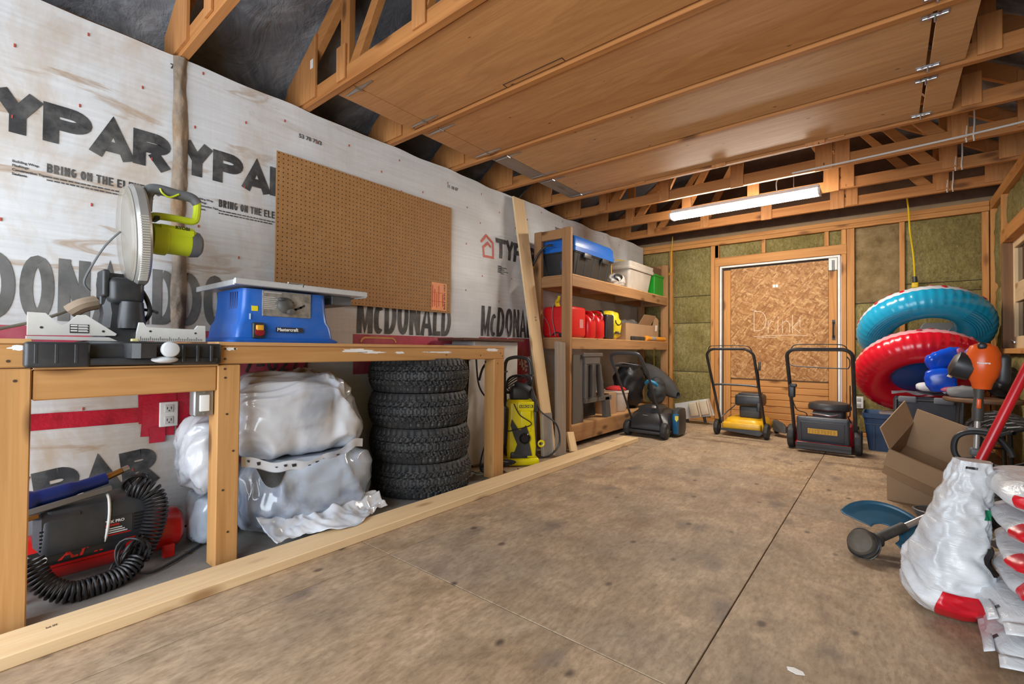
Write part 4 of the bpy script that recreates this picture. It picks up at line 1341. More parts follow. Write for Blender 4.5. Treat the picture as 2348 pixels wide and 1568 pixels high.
b = MB(); b.cyl((0, .062, .030), (.01, .115, .050), .012, n=10); b.build('hose_coupling', plain('brass', (.42, .22, .07), .35, .9), ng)
b = MB(); b.cyl((.01, .115, .050), (.012, .135, .056), .013, n=10); b.build('hose_clamp', M_STEEL, ng)
# coiled hose
def coil(path, turns, r, n=14, squash=1.0):
    P = catmull(path, 12)
    L = [0]
    for a, b_ in zip(P, P[1:]):
        L.append(L[-1] + (b_ - a).length)
    tot = L[-1]
    out = []
    N = turns * n
    up0 = Vector((0, 0, 1))
    j = 0
    for k in range(N + 1):
        s = tot * k / N
        while j < len(L) - 2 and L[j + 1] < s:
            j += 1
        f = (s - L[j]) / max(L[j + 1] - L[j], 1e-9)
        p = P[j].lerp(P[j + 1], f)
        t = (P[j + 1] - P[j]).normalized()
        u = Vector((1, .15, .0)); u = (u - t * u.dot(t)).normalized(); w = t.cross(u)
        a = 2 * PI * k / n
        out.append(p + (u * math.cos(a) * squash + w * math.sin(a)) * r)
    return out
hs = thing('coiled_air_hose', 'black coiled air hose draped around the compressor', 'air hose', (0, 0, 0))
b = MB(); b.tube([(.29, .47, .335)] + coil([(.31, .485, .315), (.34, .535, .285), (.355, .550, .215), (.365, .530, .13), (.37, .490, .05)], 23, .036), .0052, 6); b.build('hose_coil', M_CORD, hs)
b = MB(); b.tube(coil([(.40, .195, .155), (.43, .225, .075), (.46, .285, .030), (.465, .36, .030), (.45, .43, .035), (.42, .475, .06)], 27, .031), .0052, 6); b.build('hose_coil', M_CORD, hs)
b = MB()
for k in range(9):
    a = k * .7
    b.tube([(.425 + .02 * math.sin(q3 * 2 + k) - .004 * k, .455 + .042 * math.cos(q3) * (1 + .12 * math.sin(k)) + .012 * math.sin(a), .085 + .055 * math.sin(q3 + .2 * k) + .01 * math.cos(a * 2)) for q3 in [2 * PI * j / 20 for j in range(20)]], .0045, 6, closed=True)
b.build('hose_tangle', M_CORD, hs)['kind'] = 'stuff'
b = MB()
for k in range(4):
    b.tube([(.30 + .012 * math.sin(q3 + k), .485 + .034 * math.cos(q3) + .005 * k, .325 + .030 * math.sin(q3 + .3 * k)) for q3 in [2 * PI * j / 18 for j in range(18)]], .0048, 6, closed=True)
b.build('hose_loops', M_CORD, hs)['kind'] = 'stuff'
b = MB(); b.tube(catmull([(.43, .42, .06), (.45, .50, .012), (.40, .60, .008), (.28, .74, .006), (.20, .83, .006)], 6), .0050, 6); b.tube(catmull([(.25, .66, .09), (.22, .75, .07), (.2, .9, .05)], 5), .005, 6); b.build('power_cord', M_CORD, hs)
leaf = MB(); leaf.prism([(0, 0), (.02, .008), (.035, .002), (.05, .012), (.045, .02), (.03, .014), (.012, .018)], 0, .002); tag(leaf.build('dry_leaf', plain('dead_leaf', (.16, .09, .05), .9), loc=(.30, .66, -.0035)), 'curled brown leaf on the concrete beside the compressor', 'leaf')

# ---- bagged bundles
def bag_mat(name, col, dark, rough=.2):
    t = NT(name)
    v = t.coords()
    c = t.ramp(t.noise(v, 3.2, 4, .55, .4), [(.34, dark), (.50, col), (.75, sc(col, 1.15))])
    nz = t.n('ShaderNodeTexNoise'); nz.noise_type = 'RIDGED_MULTIFRACTAL'
    nz.inputs['Scale'].default_value = 3.2; nz.inputs['Detail'].default_value = 4.0; nz.inputs['Roughness'].default_value = .5; nz.inputs['Distortion'].default_value = .5
    t.l(t.coords((1, 1.3, 2.0)), nz.inputs['Vector'])
    t.bump(nz.outputs['Fac'], .8, .03)
    t.fin(c, rough, 0, .6)
    t.b.inputs['Coat Weight'].default_value = .35
    t.b.inputs['Coat Roughness'].default_value = .12
    return t.m
M_BAG = bag_mat('milky_film', (.62, .64, .68), (.36, .39, .45), .17)
M_BAG2 = bag_mat('clear_film', (.42, .475, .56), (.19, .23, .31), .15)
def crease(q, seed):
    w = Vector((noise.noise(q * .5 + Vector((seed, 0, 0))), noise.noise(q * .5 + Vector((0, seed, 4))), noise.noise(q * .5 + Vector((9, 0, seed))))) * 1.1
    c1 = 1 - 2.3 * abs(noise.noise(q * 1.3 + w))
    q2 = Vector((q.x * 1.7, q.y * .9 + q.z * .9, q.z * 1.7 - q.y * .5)) + w * 1.5
    c2 = 1 - 2.3 * abs(noise.noise(q2 * 1.5 + Vector((7, 3, seed))))
    return .62 * c1 + .36 * c2
def crumple(c, r, e=.6, amp=.05, seed=0, nu=64, nv=40, freq=5.0, drop=None):
    def fn(p):
        d = Vector(((p.x - c[0]) / r[0], (p.y - c[1]) / r[1], (p.z - c[2]) / r[2]))
        q = Vector((p.x * freq + seed * 7.7, p.y * freq, p.z * freq))
        k = amp * (crease(q, seed) - .45 + .9 * noise.noise(q * .35 + Vector((seed, 2, 1))))
        p2 = p + d.normalized() * k if d.length > 1e-6 else p
        if drop:
            p2 = drop(p2)
        return p2
    return MB().ell(c, r, nu, nv, e, fn=fn)
flo = lambda z0: (lambda p: Vector((p.x, p.y, max(p.z, z0))))
def low_shape(p):
    s = max(.33 - p.z, 0)
    return Vector((max(p.x, .02), p.y + .10 * s, min(max(p.z, .001), .352)))
o = crumple((.30, 1.135, .180), (.245, .315, .180), .5, .040, 1, 170, 100, 4.4, low_shape).build('film_wrapped_tire', M_BAG2, smooth=180)
tag(o, 'tyre wrapped in clear bluish film, the lower of the two under the bench', 'wrapped tyre', 'film-wrapped tyres under the bench')
def up_shape(p):
    s = max(p.y - 1.20, 0)
    t_ = max(p.z - .40, 0)
    return Vector((max(p.x, .02), p.y - t_ * .35 * min(s * 5, 1), max(p.z, .356)))
o = crumple((.285, 1.135, .545), (.235, .315, .195), .5, .040, 2.3, 170, 100, 4.6, up_shape).build('film_wrapped_tire', M_BAG, smooth=180)
tag(o, 'tyre wrapped in milky white film, the upper of the two under the bench', 'wrapped tyre', 'film-wrapped tyres under the bench')
def strip(u, w):
    y = .80 + u * .58
    z = .405 - .055 * math.sin(PI * min(u * 1.1, 1)) - .042 * w + .006 * math.sin(u * 23)
    return (.505 + .040 * math.sin(PI * min(max(u, .01), .99)) ** .5 + .006 * math.sin(u * 31) * w, y, z)
MB().grid(strip, 50, 6).build('printed_hem', M_BAG, o, smooth=180)
def tread_hole(u, w):
    x, y, z = strip(.09 + u * .20, 1.0 + 1.6 * w * math.sin(PI * min(max(u, .02), .98)))
    return (x + .006, y, z)
MB().grid(tread_hole, 14, 5).build('bared_tread', M_RUB, o, smooth=180)
q = MB()
for k in range(15):
    u = .03 + k * .062
    if k % 4 == 2 or k > 11:
        continue
    a_, b_ = strip(u, .30 + .1 * (k % 2)), strip(u + .016 + .010 * (k % 3), .50 + .06 * (k % 3))
    q.add([(a_[0] + .004, a_[1], a_[2]), (b_[0] + .004, b_[1], a_[2]), (b_[0] + .004, b_[1], b_[2]), (a_[0] + .004, a_[1] + .004, b_[2])], [(0, 1, 2, 3)])
q.build('hem_print', M_BLKP, o, smooth=None)['kind'] = 'stuff'
o = crumple((.24, .735, .40), (.16, .085, .17), .8, .03, 5.1, 70, 44, 6.5, lambda p: Vector((max(p.x, .02), p.y, p.z))).build('plastic_bag', M_BAG, smooth=180)
tag(o, 'bunched pale plastic bag bulging behind the bench post', 'plastic bag')
o = crumple((.20, .765, .11), (.13, .070, .11), .7, .025, 8.1, 50, 30, 6.5, lambda p: Vector((max(p.x, .02), p.y, max(p.z, .0)))).build('plastic_bag', M_BAG2, smooth=180)
tag(o, 'grey-blue plastic bag slumped on the concrete behind the bench post', 'plastic bag')
def flap(u, w):
    y = .86 + u * .60 + .03 * w
    x = .515 + w * (.165 - .05 * math.sin(u * 7.5 + .6) - .05 * u)
    q = Vector((u * 4.5, w * 1.6, 3.3))
    z = .075 * (1 - w) ** 1.4 + .042 + .028 * crease(q, 2.2) * (1 - .55 * w) + .01 * noise.noise(Vector((u * 12, w * 5, 2)))
    return (x, y, max(z, .041))
b = MB().grid(flap, 90, 30)
o = b.build('plastic_sheet', M_BAG, smooth=180)
sm = o.modifiers.new('thickness', 'SOLIDIFY'); sm.thickness = .002
tag(o, 'loose white film spilling from the wrapped tyres onto the floor plank', 'plastic sheet')

# ---- stack of four winter tires
def tire_mesh():
    R0, H = .312, .205
    prof = []      # (r, z, tread?)
    for k in range(7):
        a = k / 6
        prof.append((.205 + .068 * a, -.088 - .012 * math.sin(PI * a * .9), 0))
    prof += [(.281, -.0995, 0), (.2935, -.085, 0)]
    NT_ = 26
    for k in range(NT_ + 1):
        h = -.070 + .140 * k / NT_
        prof.append((R0 - .013 * (h / .070) ** 2, h, 1))
    prof += [(.2935, .085, 0), (.281, .0995, 0)]
    for k in range(7):
        a = 1 - k / 6
        prof.append((.205 + .068 * a, .088 + .012 * math.sin(PI * a * .9), 0))
    prof += [(.20, .07, 0), (.20, -.07, 0)]
    N = 360
    rings = []
    for (r, z, tr) in prof:
        ring = []
        for i in range(N):
            a = 2 * PI * i / N
            rr = r
            if tr:
                hh = abs(z) / .070
                ph = (a * 46 / (2 * PI) + 1.5 * hh + .25 * math.sin(hh * 16)) % 1.0
                if ph < .30 and hh > .16:
                    rr -= .0085
                ph2 = (a * 92 / (2 * PI) - 1.0 * hh) % 1.0
                if ph2 < .22 and hh < .7:
                    rr -= .005
                if abs(hh - .36) < .04:
                    rr -= .008
                if hh > .93:
                    rr -= .003
            elif abs(z) > .08 and r > .28:
                ph = (a * 46 / (2 * PI) + 1.55) % 1.0
                if ph < .3:
                    rr -= .005
            ring.append((rr * math.cos(a), rr * math.sin(a), z + H / 2))
        rings.append(ring)
    return MB().loft(rings, False, True).mesh('tire', 40)
tm = tire_mesh(); tm.materials.append(M_RUB)
TL = ['black winter tyre at the bottom of the stack of four', 'black winter tyre, second from the bottom of the stack', 'black winter tyre, second from the top of the stack', 'black winter tyre at the top of the stack, touching the bench rail']
for k, (dx, dy) in enumerate(((.006, .004), (.0, -.006), (-.006, -.014), (-.012, -.010))):
    o = bpy.data.objects.new('tire', tm); COL.objects.link(o)
    o.location = (.325 + dx, 1.925 + dy, -.004 + k * .2035); o.rotation_euler = (0, 0, k * 1.3)
    tag(o, TL[k], 'tyre', 'stacked tyres under the bench')

# ---- long plank on the floor
pk = MB().box(.640, .792, -.6, 4.17, 0, .038, .003).build('floor_plank', wood('y', 'pale'), smooth=None)
tag(pk, 'long pale pine plank lying on the floor in front of the bench', 'plank')
for (y, w) in ((.205, '2x6 SPF'), (.05, 'KD HT')):
    font_text(w, .016, lambda u, v, y=y: (.705 - v, y + u * .5, .0384), .0006).build('grade_stamp', plain('stamp_ink', (.12, .08, .05), .7), pk, smooth=None)

# ================================================================== CORNER BY THE BENCH: CABINET, WASHER, BOARDS
M_WPANEL = plain('off_white_panel', (.58, .56, .54), .5, var=.08, dirt=((.36, .30, .25), .3))
cb = thing('side_cabinet', 'narrow white cabinet with a brown top past the end of the bench', 'cabinet', (0, 0, 0))
MB().box(.02, .262, 2.47, 2.985, 0, .925, .004).build('carcass', M_WPANEL, cb, smooth=None)
MB().box(.02, .305, 2.325, 3.015, .927, .946, .003).build('cabinet_top', plain('brown_laminate', (.10, .045, .03), .3), cb, smooth=None)
def drape(u, w):
    y = 2.395 + u * .30; z = .02 + w * .86
    return (.272 + .02 * fbm(Vector((y * 7, z * 2.4, 3)), 3) + .02 * (1 - abs(2 * u - 1)), y, z)
o = MB().grid(drape, 24, 40).build('hanging_sheet', M_WPANEL, cb, smooth=180)
MB().box(.02, .26, 2.39, 2.402, 0, .90, .002).build('side_panel', plain('grey_edge', (.20, .19, .19), .6), cb, smooth=None)

M_YEL = plain('yellow_plastic', (.72, .60, .005), .32, var=.06)
pw = thing('pressure_washer', 'yellow and black upright pressure washer beside the bench', 'pressure washer', (.43, 2.80, 0), (0, 0, -42))
b = MB(); b.loft([rrect(0, 0, hx, hy, r, z) for hx, hy, r, z in ((.10, .115, .03, .06), (.105, .118, .035, .14), (.10, .112, .035, .26), (.095, .105, .035, .38), (.085, .098, .03, .46), (.06, .085, .03, .485))]); b.build('body', M_YEL, pw)
b = MB(); b.rbox((.02, 0, .030), (.22, .27, .055), .02); b.build('base_foot', M_YEL, pw)
b = MB(); b.prism([(.02, .075), (.075, .075), (.055, .17), (.048, .25), (.03, .30), (-.02, .26), (-.075, .345), (-.085, .30), (-.06, .22), (-.035, .16), (-.06, .09)], .098, .118, M=XZ); b.build('front_band', M_BLKP, pw, smooth=None)
b = MB(); b.lathe([(.042, 0), (.042, .02), (.034, .028), (.028, .018), (.004, .016)], 24, T(.105, .02, .205) @ Euler((0, PI / 2, 0)).to_matrix().to_4x4()); b.build('power_dial', plain('glossy_black', (.012, .012, .014), .15), pw)
b = MB(); b.rbox((.098, .03, .33), (.02, .085, .16), .009); b.build('detergent_hatch', M_YEL, pw)
b = MB(); b.rbox((.092, .03, .440), (.03, .125, .07), .009); b.build('top_fascia', M_YEL, pw)
MB().box(.1075, .1085, -.02, .085, .430, .452).build('badge', M_BLKP, pw, smooth=None)
font_text('KÄRCHER', .021, lambda u, v: (.1092, -.016 + u, .434 + v), .0007).build('lettering', M_YEL, pw, smooth=None)
b = MB(); b.rbox((-.01, 0, .53), (.11, .15, .12), .03); b.build('hose_cradle', M_BLKP, pw)
for s in (-1, 1):
    b = MB(); b.rbox((.035, s * .108, .25), (.11, .022, .36), .009); b.build('side_rail', M_BLKP, pw)
b = MB(); b.rbox((.085, -.02, .075), (.05, .13, .06), .012); b.build('lower_grille', M_BLKP, pw)
b = MB(); b.tube(catmull([(-.05, -.10, .42), (-.06, -.11, .60), (-.07, -.10, .76), (-.07, -.05, .80), (-.07, .04, .80), (-.065, .09, .76), (-.05, .10, .60), (-.03, .09, .46)], 5), .014, 10); b.build('push_handle', M_BLKP, pw)
for s in (-1, 1):
    b = MB(); b.lathe([(.02, -.022), (.058, -.02), (.062, -.01), (.062, .01), (.058, .02), (.02, .022)], 20, T(-.07, s * .125, .062, rx=90)); b.build('wheel', M_RUB, pw)
b = MB(); b.tube(catmull([(.0, .09, .55), (.02, .12, .50), (.06, .15, .40), (.08, .27, .30), (.06, .30, .15), (.07, .22, .06), (.08, .10, .05)], 7), .0065, 6); b.build('hose', M_CORD, pw)
b = MB(); b.tube(catmull([(.02, .08, .58), (.06, .10, .50), (.10, .11, .40)], 5), .014, 8); b.tube(catmull([(.0, -.03, .60), (.05, .03, .585), (.07, .07, .56)], 5), .022, 8); b.build('spray_gun', M_BLKP, pw)
b = MB()
for k in range(5):
    b.tube([(.02 + .02 * math.sin(a * 2 + k), -.02 + (.085 + .01 * k) * math.cos(a), .60 + .07 * math.sin(a + .3 * k)) for a in [2 * PI * j / 22 for j in range(22)]], .0055, 6, closed=True)
b.build('hose_loop', M_CORD, pw)
b = MB(); b.tube(catmull([(.10, -.06, .46), (.125, -.02, .38), (.12, .07, .31), (.125, -.06, .27), (.11, -.11, .26)], 7), .004, 6); b.build('power_cable', M_CORD, pw)
b = MB(); b.tube([(.05, .16 + .022 * math.cos(a), .15 + .02 * math.sin(a)) for a in [2 * PI * j / 14 for j in range(14)]], .008, 8, closed=True); b.build('hook', M_YEL, pw)

pc = thing('power_cord', 'black extension cord looped from the bench rail to the floor by the tyres', 'cord', (0, 0, 0))
b = MB()
b.tube(catmull([(.50, 2.33, .78), (.44, 2.42, .74), (.45, 2.50, .76), (.44, 2.56, .70), (.42, 2.66, .70)], 6), .0065, 6)
b.tube(catmull([(.45, 2.44, .78), (.44, 2.46, .60), (.46, 2.46, .42), (.45, 2.41, .25), (.44, 2.36, .10), (.45, 2.36, .02), (.50, 2.44, .008)], 7), .0055, 6)
b.tube(catmull([(.47, 2.27, .80), (.46, 2.31, .62), (.44, 2.42, .52), (.42, 2.54, .50)], 6), .006, 6)
b.tube(catmull([(.51, 2.26, .66), (.47, 2.34, .74), (.45, 2.44, .79), (.44, 2.50, .78)], 6), .008, 6)
b.build('cord', M_CORD, pc)
b = MB()
for k in range(6):
    b.tube([(.46 + .06 * math.cos(a) + .012 * k, 2.46 + .11 * math.sin(a + .3 * k), .012 + .011 * k + .012 * (1 + math.sin(a * 2 + k))) for a in [2 * PI * j / 22 for j in range(22)]], .0055, 6, closed=True)
b.tube(catmull([(.58, 2.30, .006), (.60, 2.38, .006), (.61, 2.50, .006), (.60, 2.60, .006), (.56, 2.62, .006)], 6), .0055, 6)
b.build('cord_heap', M_CORD, pc)['kind'] = 'stuff'

def lean_board(name, label, cat, foot, top, width, thick, mat, group=None):
    """board leaning from foot to top (centre of the foot and head), its broad face toward +X"""
    f, tp = Vector(foot), Vector(top)
    L = (tp - f).length
    z = (tp - f).normalized()
    y = Vector((0, 1, 0)); y = (y - z * y.dot(z)).normalized(); x = y.cross(z)
    mb = MB().box(-thick, 0, -width / 2, width / 2, 0, L, .002)
    o = mb.build(name, mat, smooth=None)
    o.matrix_world = Matrix(((x.x, y.x, z.x, f.x), (x.y, y.y, z.y, f.y), (x.z, y.z, z.z, f.z), (0, 0, 0, 1)))
    tag(o, label, cat, group)
    return o
ob = lean_board('leaning_board', 'tall pale pine board leaning against the white wrap', 'board', (.43, 3.235, .010), (.055, 3.245, 2.225), .158, .019, wood('z', 'pale'))
font_text('2 4', .03, lambda u, v: (.0004, .01 + v, 1.16 - u), .001).build('grade_stamp', plain('stamp_ink', (.12, .08, .05), .7), ob, smooth=None)
lean_board('leaning_board', 'short white painted plank at the foot of the tall pale board', 'board', (.485, 3.12, .006), (.462, 3.13, .345), .135, .030, plain('white_board', (.70, .69, .67), .5))
lean_board('leaning_board', 'weathered grey board leaning on the front post of the shelves', 'board', (.575, 3.175, .008), (.510, 3.255, .93), .135, .022, wood('z', 'grey'))
lean_board('metal_rod', 'thin pale metal rod standing behind the tall pale board', 'rod', (.30, 3.12, .004), (.04, 3.10, 1.05), .010, .010, M_STEEL)
lean_board('leaning_board', 'small brown offcut on the floor against the shelf post', 'board', (.56, 3.40, .004), (.505, 3.42, .16), .10, .02, wood('z', 'pale'))

# ================================================================== SHELF RACK
rk = thing('storage_rack', 'home-built timber shelf rack against the left wall', 'shelf unit', (0, 0, 0))
S = lambda *a, name='post', ax='z': MB().box(*a, .003).build(name, wood(ax, 'rack'), rk, smooth=None)
XF = .479
for y in (3.440, 5.745):
    S(.390, XF, y, y + .038, 0, 1.945); S(.085, .165, y, y + .038, 0, 1.945)
S(.166, .389, 3.442, 3.476, 1.855, 1.94, name='side_rail', ax='x'); S(.166, .389, 5.747, 5.781, 1.855, 1.94, name='side_rail', ax='x')
for (z0, z1) in ((1.428, 1.523), (.872, .962), (.048, .188)):
    S(.441, .478, 3.4785, 5.744, z0, z1, name='front_rail', ax='y')
    S(.088, .126, 3.4785, 5.744, z0, z1, name='back_rail', ax='y')
    S(.166, .389, 3.443, 3.4755, z0, z1, name='side_rail', ax='x'); S(.166, .389, 5.748, 5.780, z0, z1, name='side_rail', ax='x')
    MB().box(.09, .478, 3.480, 5.743, z1 + .0005, z1 + .013, .001).build('shelf_board', ply('y', (.50, .28, .12), (.38, .19, .075), 'rack_ply'), rk, smooth=None)
    for yy in (4.2, 5.0):
        S(.127, .440, yy, yy + .038, z0 + .01, z1, name='joist', ax='x')
b = MB(); b.tube(catmull([(.42, 3.478, 1.925), (.44, 3.482, 1.90), (.455, 3.49, 1.885), (.47, 3.50, 1.892)], 5), .003, 6); b.build('wire_hook', M_BLKP, rk)
Z1, Z2, Z3 = 1.5365, .9755, .2015

def tote(name, label, cat, x0, x1, y0, y1, z0, zb, zl, mat, lidmat, ribs=True, taper=.045, group=None):
    t = thing(name, label, cat, ((x0 + x1) / 2, (y0 + y1) / 2, z0), group=group)
    hx, hy, H = (x1 - x0) / 2, (y1 - y0) / 2, zb - z0
    b = MB()
    outer = [rrect(0, 0, hx - taper * (1 - k), hy - taper * (1 - k), .03, H * k) for k in (0, .02, .5, .86)]
    outer += [rrect(0, 0, hx + .002, hy + .002, .03, H * .88), rrect(0, 0, hx + .006, hy + .006, .03, H), rrect(0, 0, hx - .006, hy - .006, .028, H), rrect(0, 0, hx - taper - .004, hy - taper - .004, .026, .012)]
    b.loft(outer)
    b.build('bin', mat, t)
    if ribs:
        for s in (-1, 1):
            n = max(3, int(hy / .07))
            for k in range(n):
                yy = -hy * .75 + 1.5 * hy * k / (n - 1)
                rb = MB(); rb.loft([[(s * (hx - taper * (1 - q) + dx), yy + dy, H * q) for dx, dy in ((-.004, -.010), (s * .005, -.007), (s * .005, .007), (-.004, .010))] for q in (.05, .84)])
                rb.build('rib', mat, t, smooth=None)
    if lidmat:
        b = MB(); b.loft([rrect(0, 0, hx + .012, hy + .012, .035, H - .02), rrect(0, 0, hx + .014, hy + .014, .035, H + .02), rrect(0, 0, hx + .004, hy + .004, .03, H + .025), rrect(0, 0, hx + .002, hy + .002, .03, zl - z0 - .03), rrect(0, 0, hx - .015, hy - .015, .03, zl - z0), rrect(0, 0, hx - .05, hy - .05, .03, zl - z0 - .004)])
        b.build('lid', lidmat, t)
        for yy in (-hy * .45, hy * .45):
            b = MB(); b.rbox((hx + .016, yy, H - .045), (.018, .13, .05), .007); b.build('latch', mat, t)
    return t
t = tote('storage_tote', 'black storage tote with a blue lid on the top shelf', 'storage tote', .10, .46, 3.53, 4.30, Z1, 1.775, 1.895, plain('black_tote', (.030, .029, .028), .4, var=.2), plain('blue_lid', (.012, .13, .52), .35, var=.06))
MB().box(.03, .10, -.372, -.3705, .06, .14).build('sticker', plain('blue_sticker', (.03, .06, .15), .4), t, smooth=None)
t = tote('storage_tote', 'beige plastic tote without a lid on the top shelf', 'storage tote', .10, .45, 4.72, 5.36, Z1, 1.845, 0, plain('beige_tote', (.55, .49, .42), .45), None, ribs=False)
b = MB(); b.tube(catmull([(-.08, .328, .235), (-.07, .35, .245), (0, .36, .25), (.07, .35, .245), (.08, .328, .235)], 5), .010, 8); b.build('side_handle', plain('beige_tote', (.55, .49, .42), .45), t)
b = MB(); b.loft([rrect(0, 0, .178, .326, .03, .225), rrect(0, 0, .183, .331, .03, .235), rrect(0, 0, .183, .331, .03, .262), rrect(0, 0, .178, .326, .03, .27)], cap=False); b.build('band', plain('beige_tote', (.55, .49, .42), .45), t)
b = MB(); b.box(.12, .43, 5.44, 5.735, Z1, Z1 + .25, .006); b.box(.112, .438, 5.432, 5.74, Z1 + .235, Z1 + .262, .004)
tag(b.build('green_box', plain('green_plastic', (.012, .26, .018), .4), smooth=None), 'bright green plastic box at the end of the top shelf', 'box')
b = MB(); b.box(.14, .40, 5.48, 5.735, Z1 + .2625, Z1 + .36, .003)
tag(b.build('brown_carton', plain('dark_cardboard', (.14, .07, .035), .8), smooth=None), 'dark brown carton on top of the green box', 'carton')
o = crumple((.40, 4.48, Z1 + .065), (.055, .14, .075), .9, .03, 11, 40, 26, 14, lambda p: Vector((p.x, p.y, max(p.z, Z1)))).build('plastic_bag', bag_mat('clear_bag', (.62, .59, .56), (.40, .37, .34)), smooth=180)
tag(o, 'crumpled clear plastic bag between the two totes on the top shelf', 'plastic bag')
b = MB(); b.tube([(.443 + .012 * math.sin(2 * a), 4.44 + .07 * math.cos(a), Z1 + .085 + .03 * math.sin(a)) for a in [2 * PI * j / 16 for j in range(16)]], .012, 8, closed=True)
tag(b.build('jump_strap', M_BLKP), 'black strap coiled in front of the clear bag on the top shelf', 'strap')
b = MB()
b.tube(catmull([(.28, 4.65, Z1 + .01), (.25, 4.66, 1.80), (.25, 4.75, 1.875), (.28, 4.95, 1.89), (.30, 5.05, 1.86)], 6), .006, 6)
tag(b.build('extension_cord', plain('yellow_cord', (.72, .45, .03), .45)), 'yellow cord looping out of the beige tote', 'cord')
cp = thing('plug_cord', 'black cord with yellow plug hanging off the end of the top shelf', 'cord', (0, 0, 0))
b = MB(); b.tube(catmull([(.30, 3.428, 1.80), (.24, 3.41, 1.795), (.17, 3.40, 1.74), (.115, 3.40, 1.66), (.095, 3.40, 1.62)], 7), .010, 8); b.build('cable', M_CORD, cp)
b = MB(); b.cyl((.100, 3.40, 1.63), (.075, 3.395, 1.575), .020, .022); b.build('plug_collar', plain('dull_yellow', (.55, .45, .06), .5), cp)
b = MB(); b.cyl((.075, 3.395, 1.575), (.055, 3.39, 1.53), .024, .020); b.ell((.052, 3.39, 1.525), (.022, .022, .02)); b.build('plug', M_BLKP, cp)

# ---- jerry cans
M_CAN = plain('fuel_can_red', (.60, .012, .015), .3, var=.08)
def jerry(label, y0, y1, h, x0=.14, x1=.45, loop=True):
    t = thing('fuel_can', label, 'fuel can', ((x0 + x1) / 2, (y0 + y1) / 2, Z2), group='red fuel cans on the middle shelf')
    hx, hy = (x1 - x0) / 2, (y1 - y0) / 2
    b = MB(); b.loft([rrect(0, 0, hx * a, hy * c, min(hx, hy) * .55, z) for a, c, z in ((.92, .9, 0), (1, 1, .02), (1, 1, h * .60), (.95, .95, h * .72), (.72, .8, h * .86), (.45, .7, h * .93))]); b.build('can_body', M_CAN, t)
    if loop:
        b = MB(); b.tube(catmull([(hx * .80, 0, h * .55), (hx * 1.0, 0, h * .78), (hx * .75, 0, h * .97), (hx * .1, 0, h), (-hx * .5, 0, h * .93), (-hx * .75, 0, h * .70)], 5), .014, 8); b.build('handle', M_CAN, t)
    b = MB(); b.cyl((-hx * .45, 0, h * .82), (-hx * .55, 0, h * 1.02), .025, .022); b.build('filler_cap', M_BLKP, t)
    return t
t = jerry('large boxy red fuel can with yellow spout on the middle shelf', 3.50, 3.80, .30, .12, .43, loop=False)
b = MB(); b.rbox((.012, 0, .145), (.302, .292, .28), .03); b.build('front_shell', M_CAN, t)
b = MB(); b.tube(catmull([(-.02, -.06, .28), (-.01, -.09, .33), (.03, -.13, .345), (.05, -.15, .37)], 4), [.022] * 4 + [.018] * 4 + [.013] * 5, 8); b.build('spout', plain('spout_yellow', (.72, .55, .02), .4), t)
MB().box(.1635, .1650, .02, .085, .09, .17).build('label_sticker', plain('pink_sticker', (.62, .22, .22), .5), t, smooth=None)
jerry('smaller red fuel can, middle one of the three', 3.835, 3.985, .255)
jerry('small red fuel can beside the black tool case', 4.0, 4.16, .265)
b = MB(); b.rbox((.30, 4.265, Z2 + .125), (.30, .155, .25), .02)
cs = b.build('tool_case', plain('case_black', (.028, .024, .027), .45)); tag(cs, 'upright black tool case between a red can and a yellow bag', 'tool case')
b = MB(); b.tube(catmull([(.36, 4.25, Z2 + .25), (.36, 4.25, Z2 + .285), (.24, 4.25, Z2 + .285), (.24, 4.25, Z2 + .25)], 5), .010, 8); b.build('handle', M_BLKP, cs)
def ybag(p):
    return Vector((p.x, p.y, max(p.z, Z2)))
o = crumple((.26, 4.47, Z2 + .145), (.17, .115, .155), .55, .022, 14, 48, 30, 8, ybag).build('yellow_bag', plain('yellow_film', (.72, .56, .02), .35), smooth=180)
tag(o, 'bright yellow plastic sack behind the black tool case', 'sack')
q = MB()
for k in range(5):
    q.box(.432, .4335, 4.395 + k * .03, 4.415 + k * .03, Z2 + .055 + .004 * (k % 2), Z2 + .085)
q.build('printed_strip', M_BLKP, o, smooth=None)['kind'] = 'stuff'
b = MB(); b.tube([(.436, 4.47 + .07 * math.cos(a), Z2 + .20 + .045 * math.sin(a)) for a in [PI + PI * j / 12 for j in range(13)]], .005, 6); b.build('carry_cord', M_BLKP, o)

# ---- open cardboard box on the shelf
M_CARD = plain('cardboard', (.40, .245, .135), .8, var=.10, scale=5)
M_CARDI = plain('cardboard_inside', (.33, .195, .10), .85, var=.12, scale=5)
bx = thing('cardboard_box', 'open cardboard box with torn flaps on the middle shelf', 'cardboard box', (.248, 5.17, Z2))
for a in ((.150, .156, -.46, .30, 0, .19), (-.150, -.144, -.46, .30, 0, .19), (-.144, .150, -.46, -.454, 0, .19), (-.144, .150, .294, .30, 0, .19), (-.144, .150, -.454, .294, 0, .005)):
    MB().box(*a).build('side_panel', M_CARD, bx, smooth=None)
MB().box(0, .005, -.17, .17, 0, .13).build('flap', M_CARD, bx, smooth=None, loc=(.152, .05, .19), rot=(0, 32, 0))
MB().box(0, .005, -.20, .20, 0, .15).build('flap', M_CARD, bx, smooth=None, loc=(-.148, -.1, .19), rot=(0, -30, 0))
MB().prism([(-.14, 0), (.14, 0), (.10, .26), (-.02, .30)], 0, .005, M=XZ).build('flap', M_CARD, bx, smooth=None, loc=(.13, .38, .01), rot=(0, 4, 0))
MB().box(.0055, .0065, -.03, .035, .10, .17).build('shipping_label', M_PAINT, bx, smooth=None, loc=(.13, .42, .03), rot=(0, 4, 0))
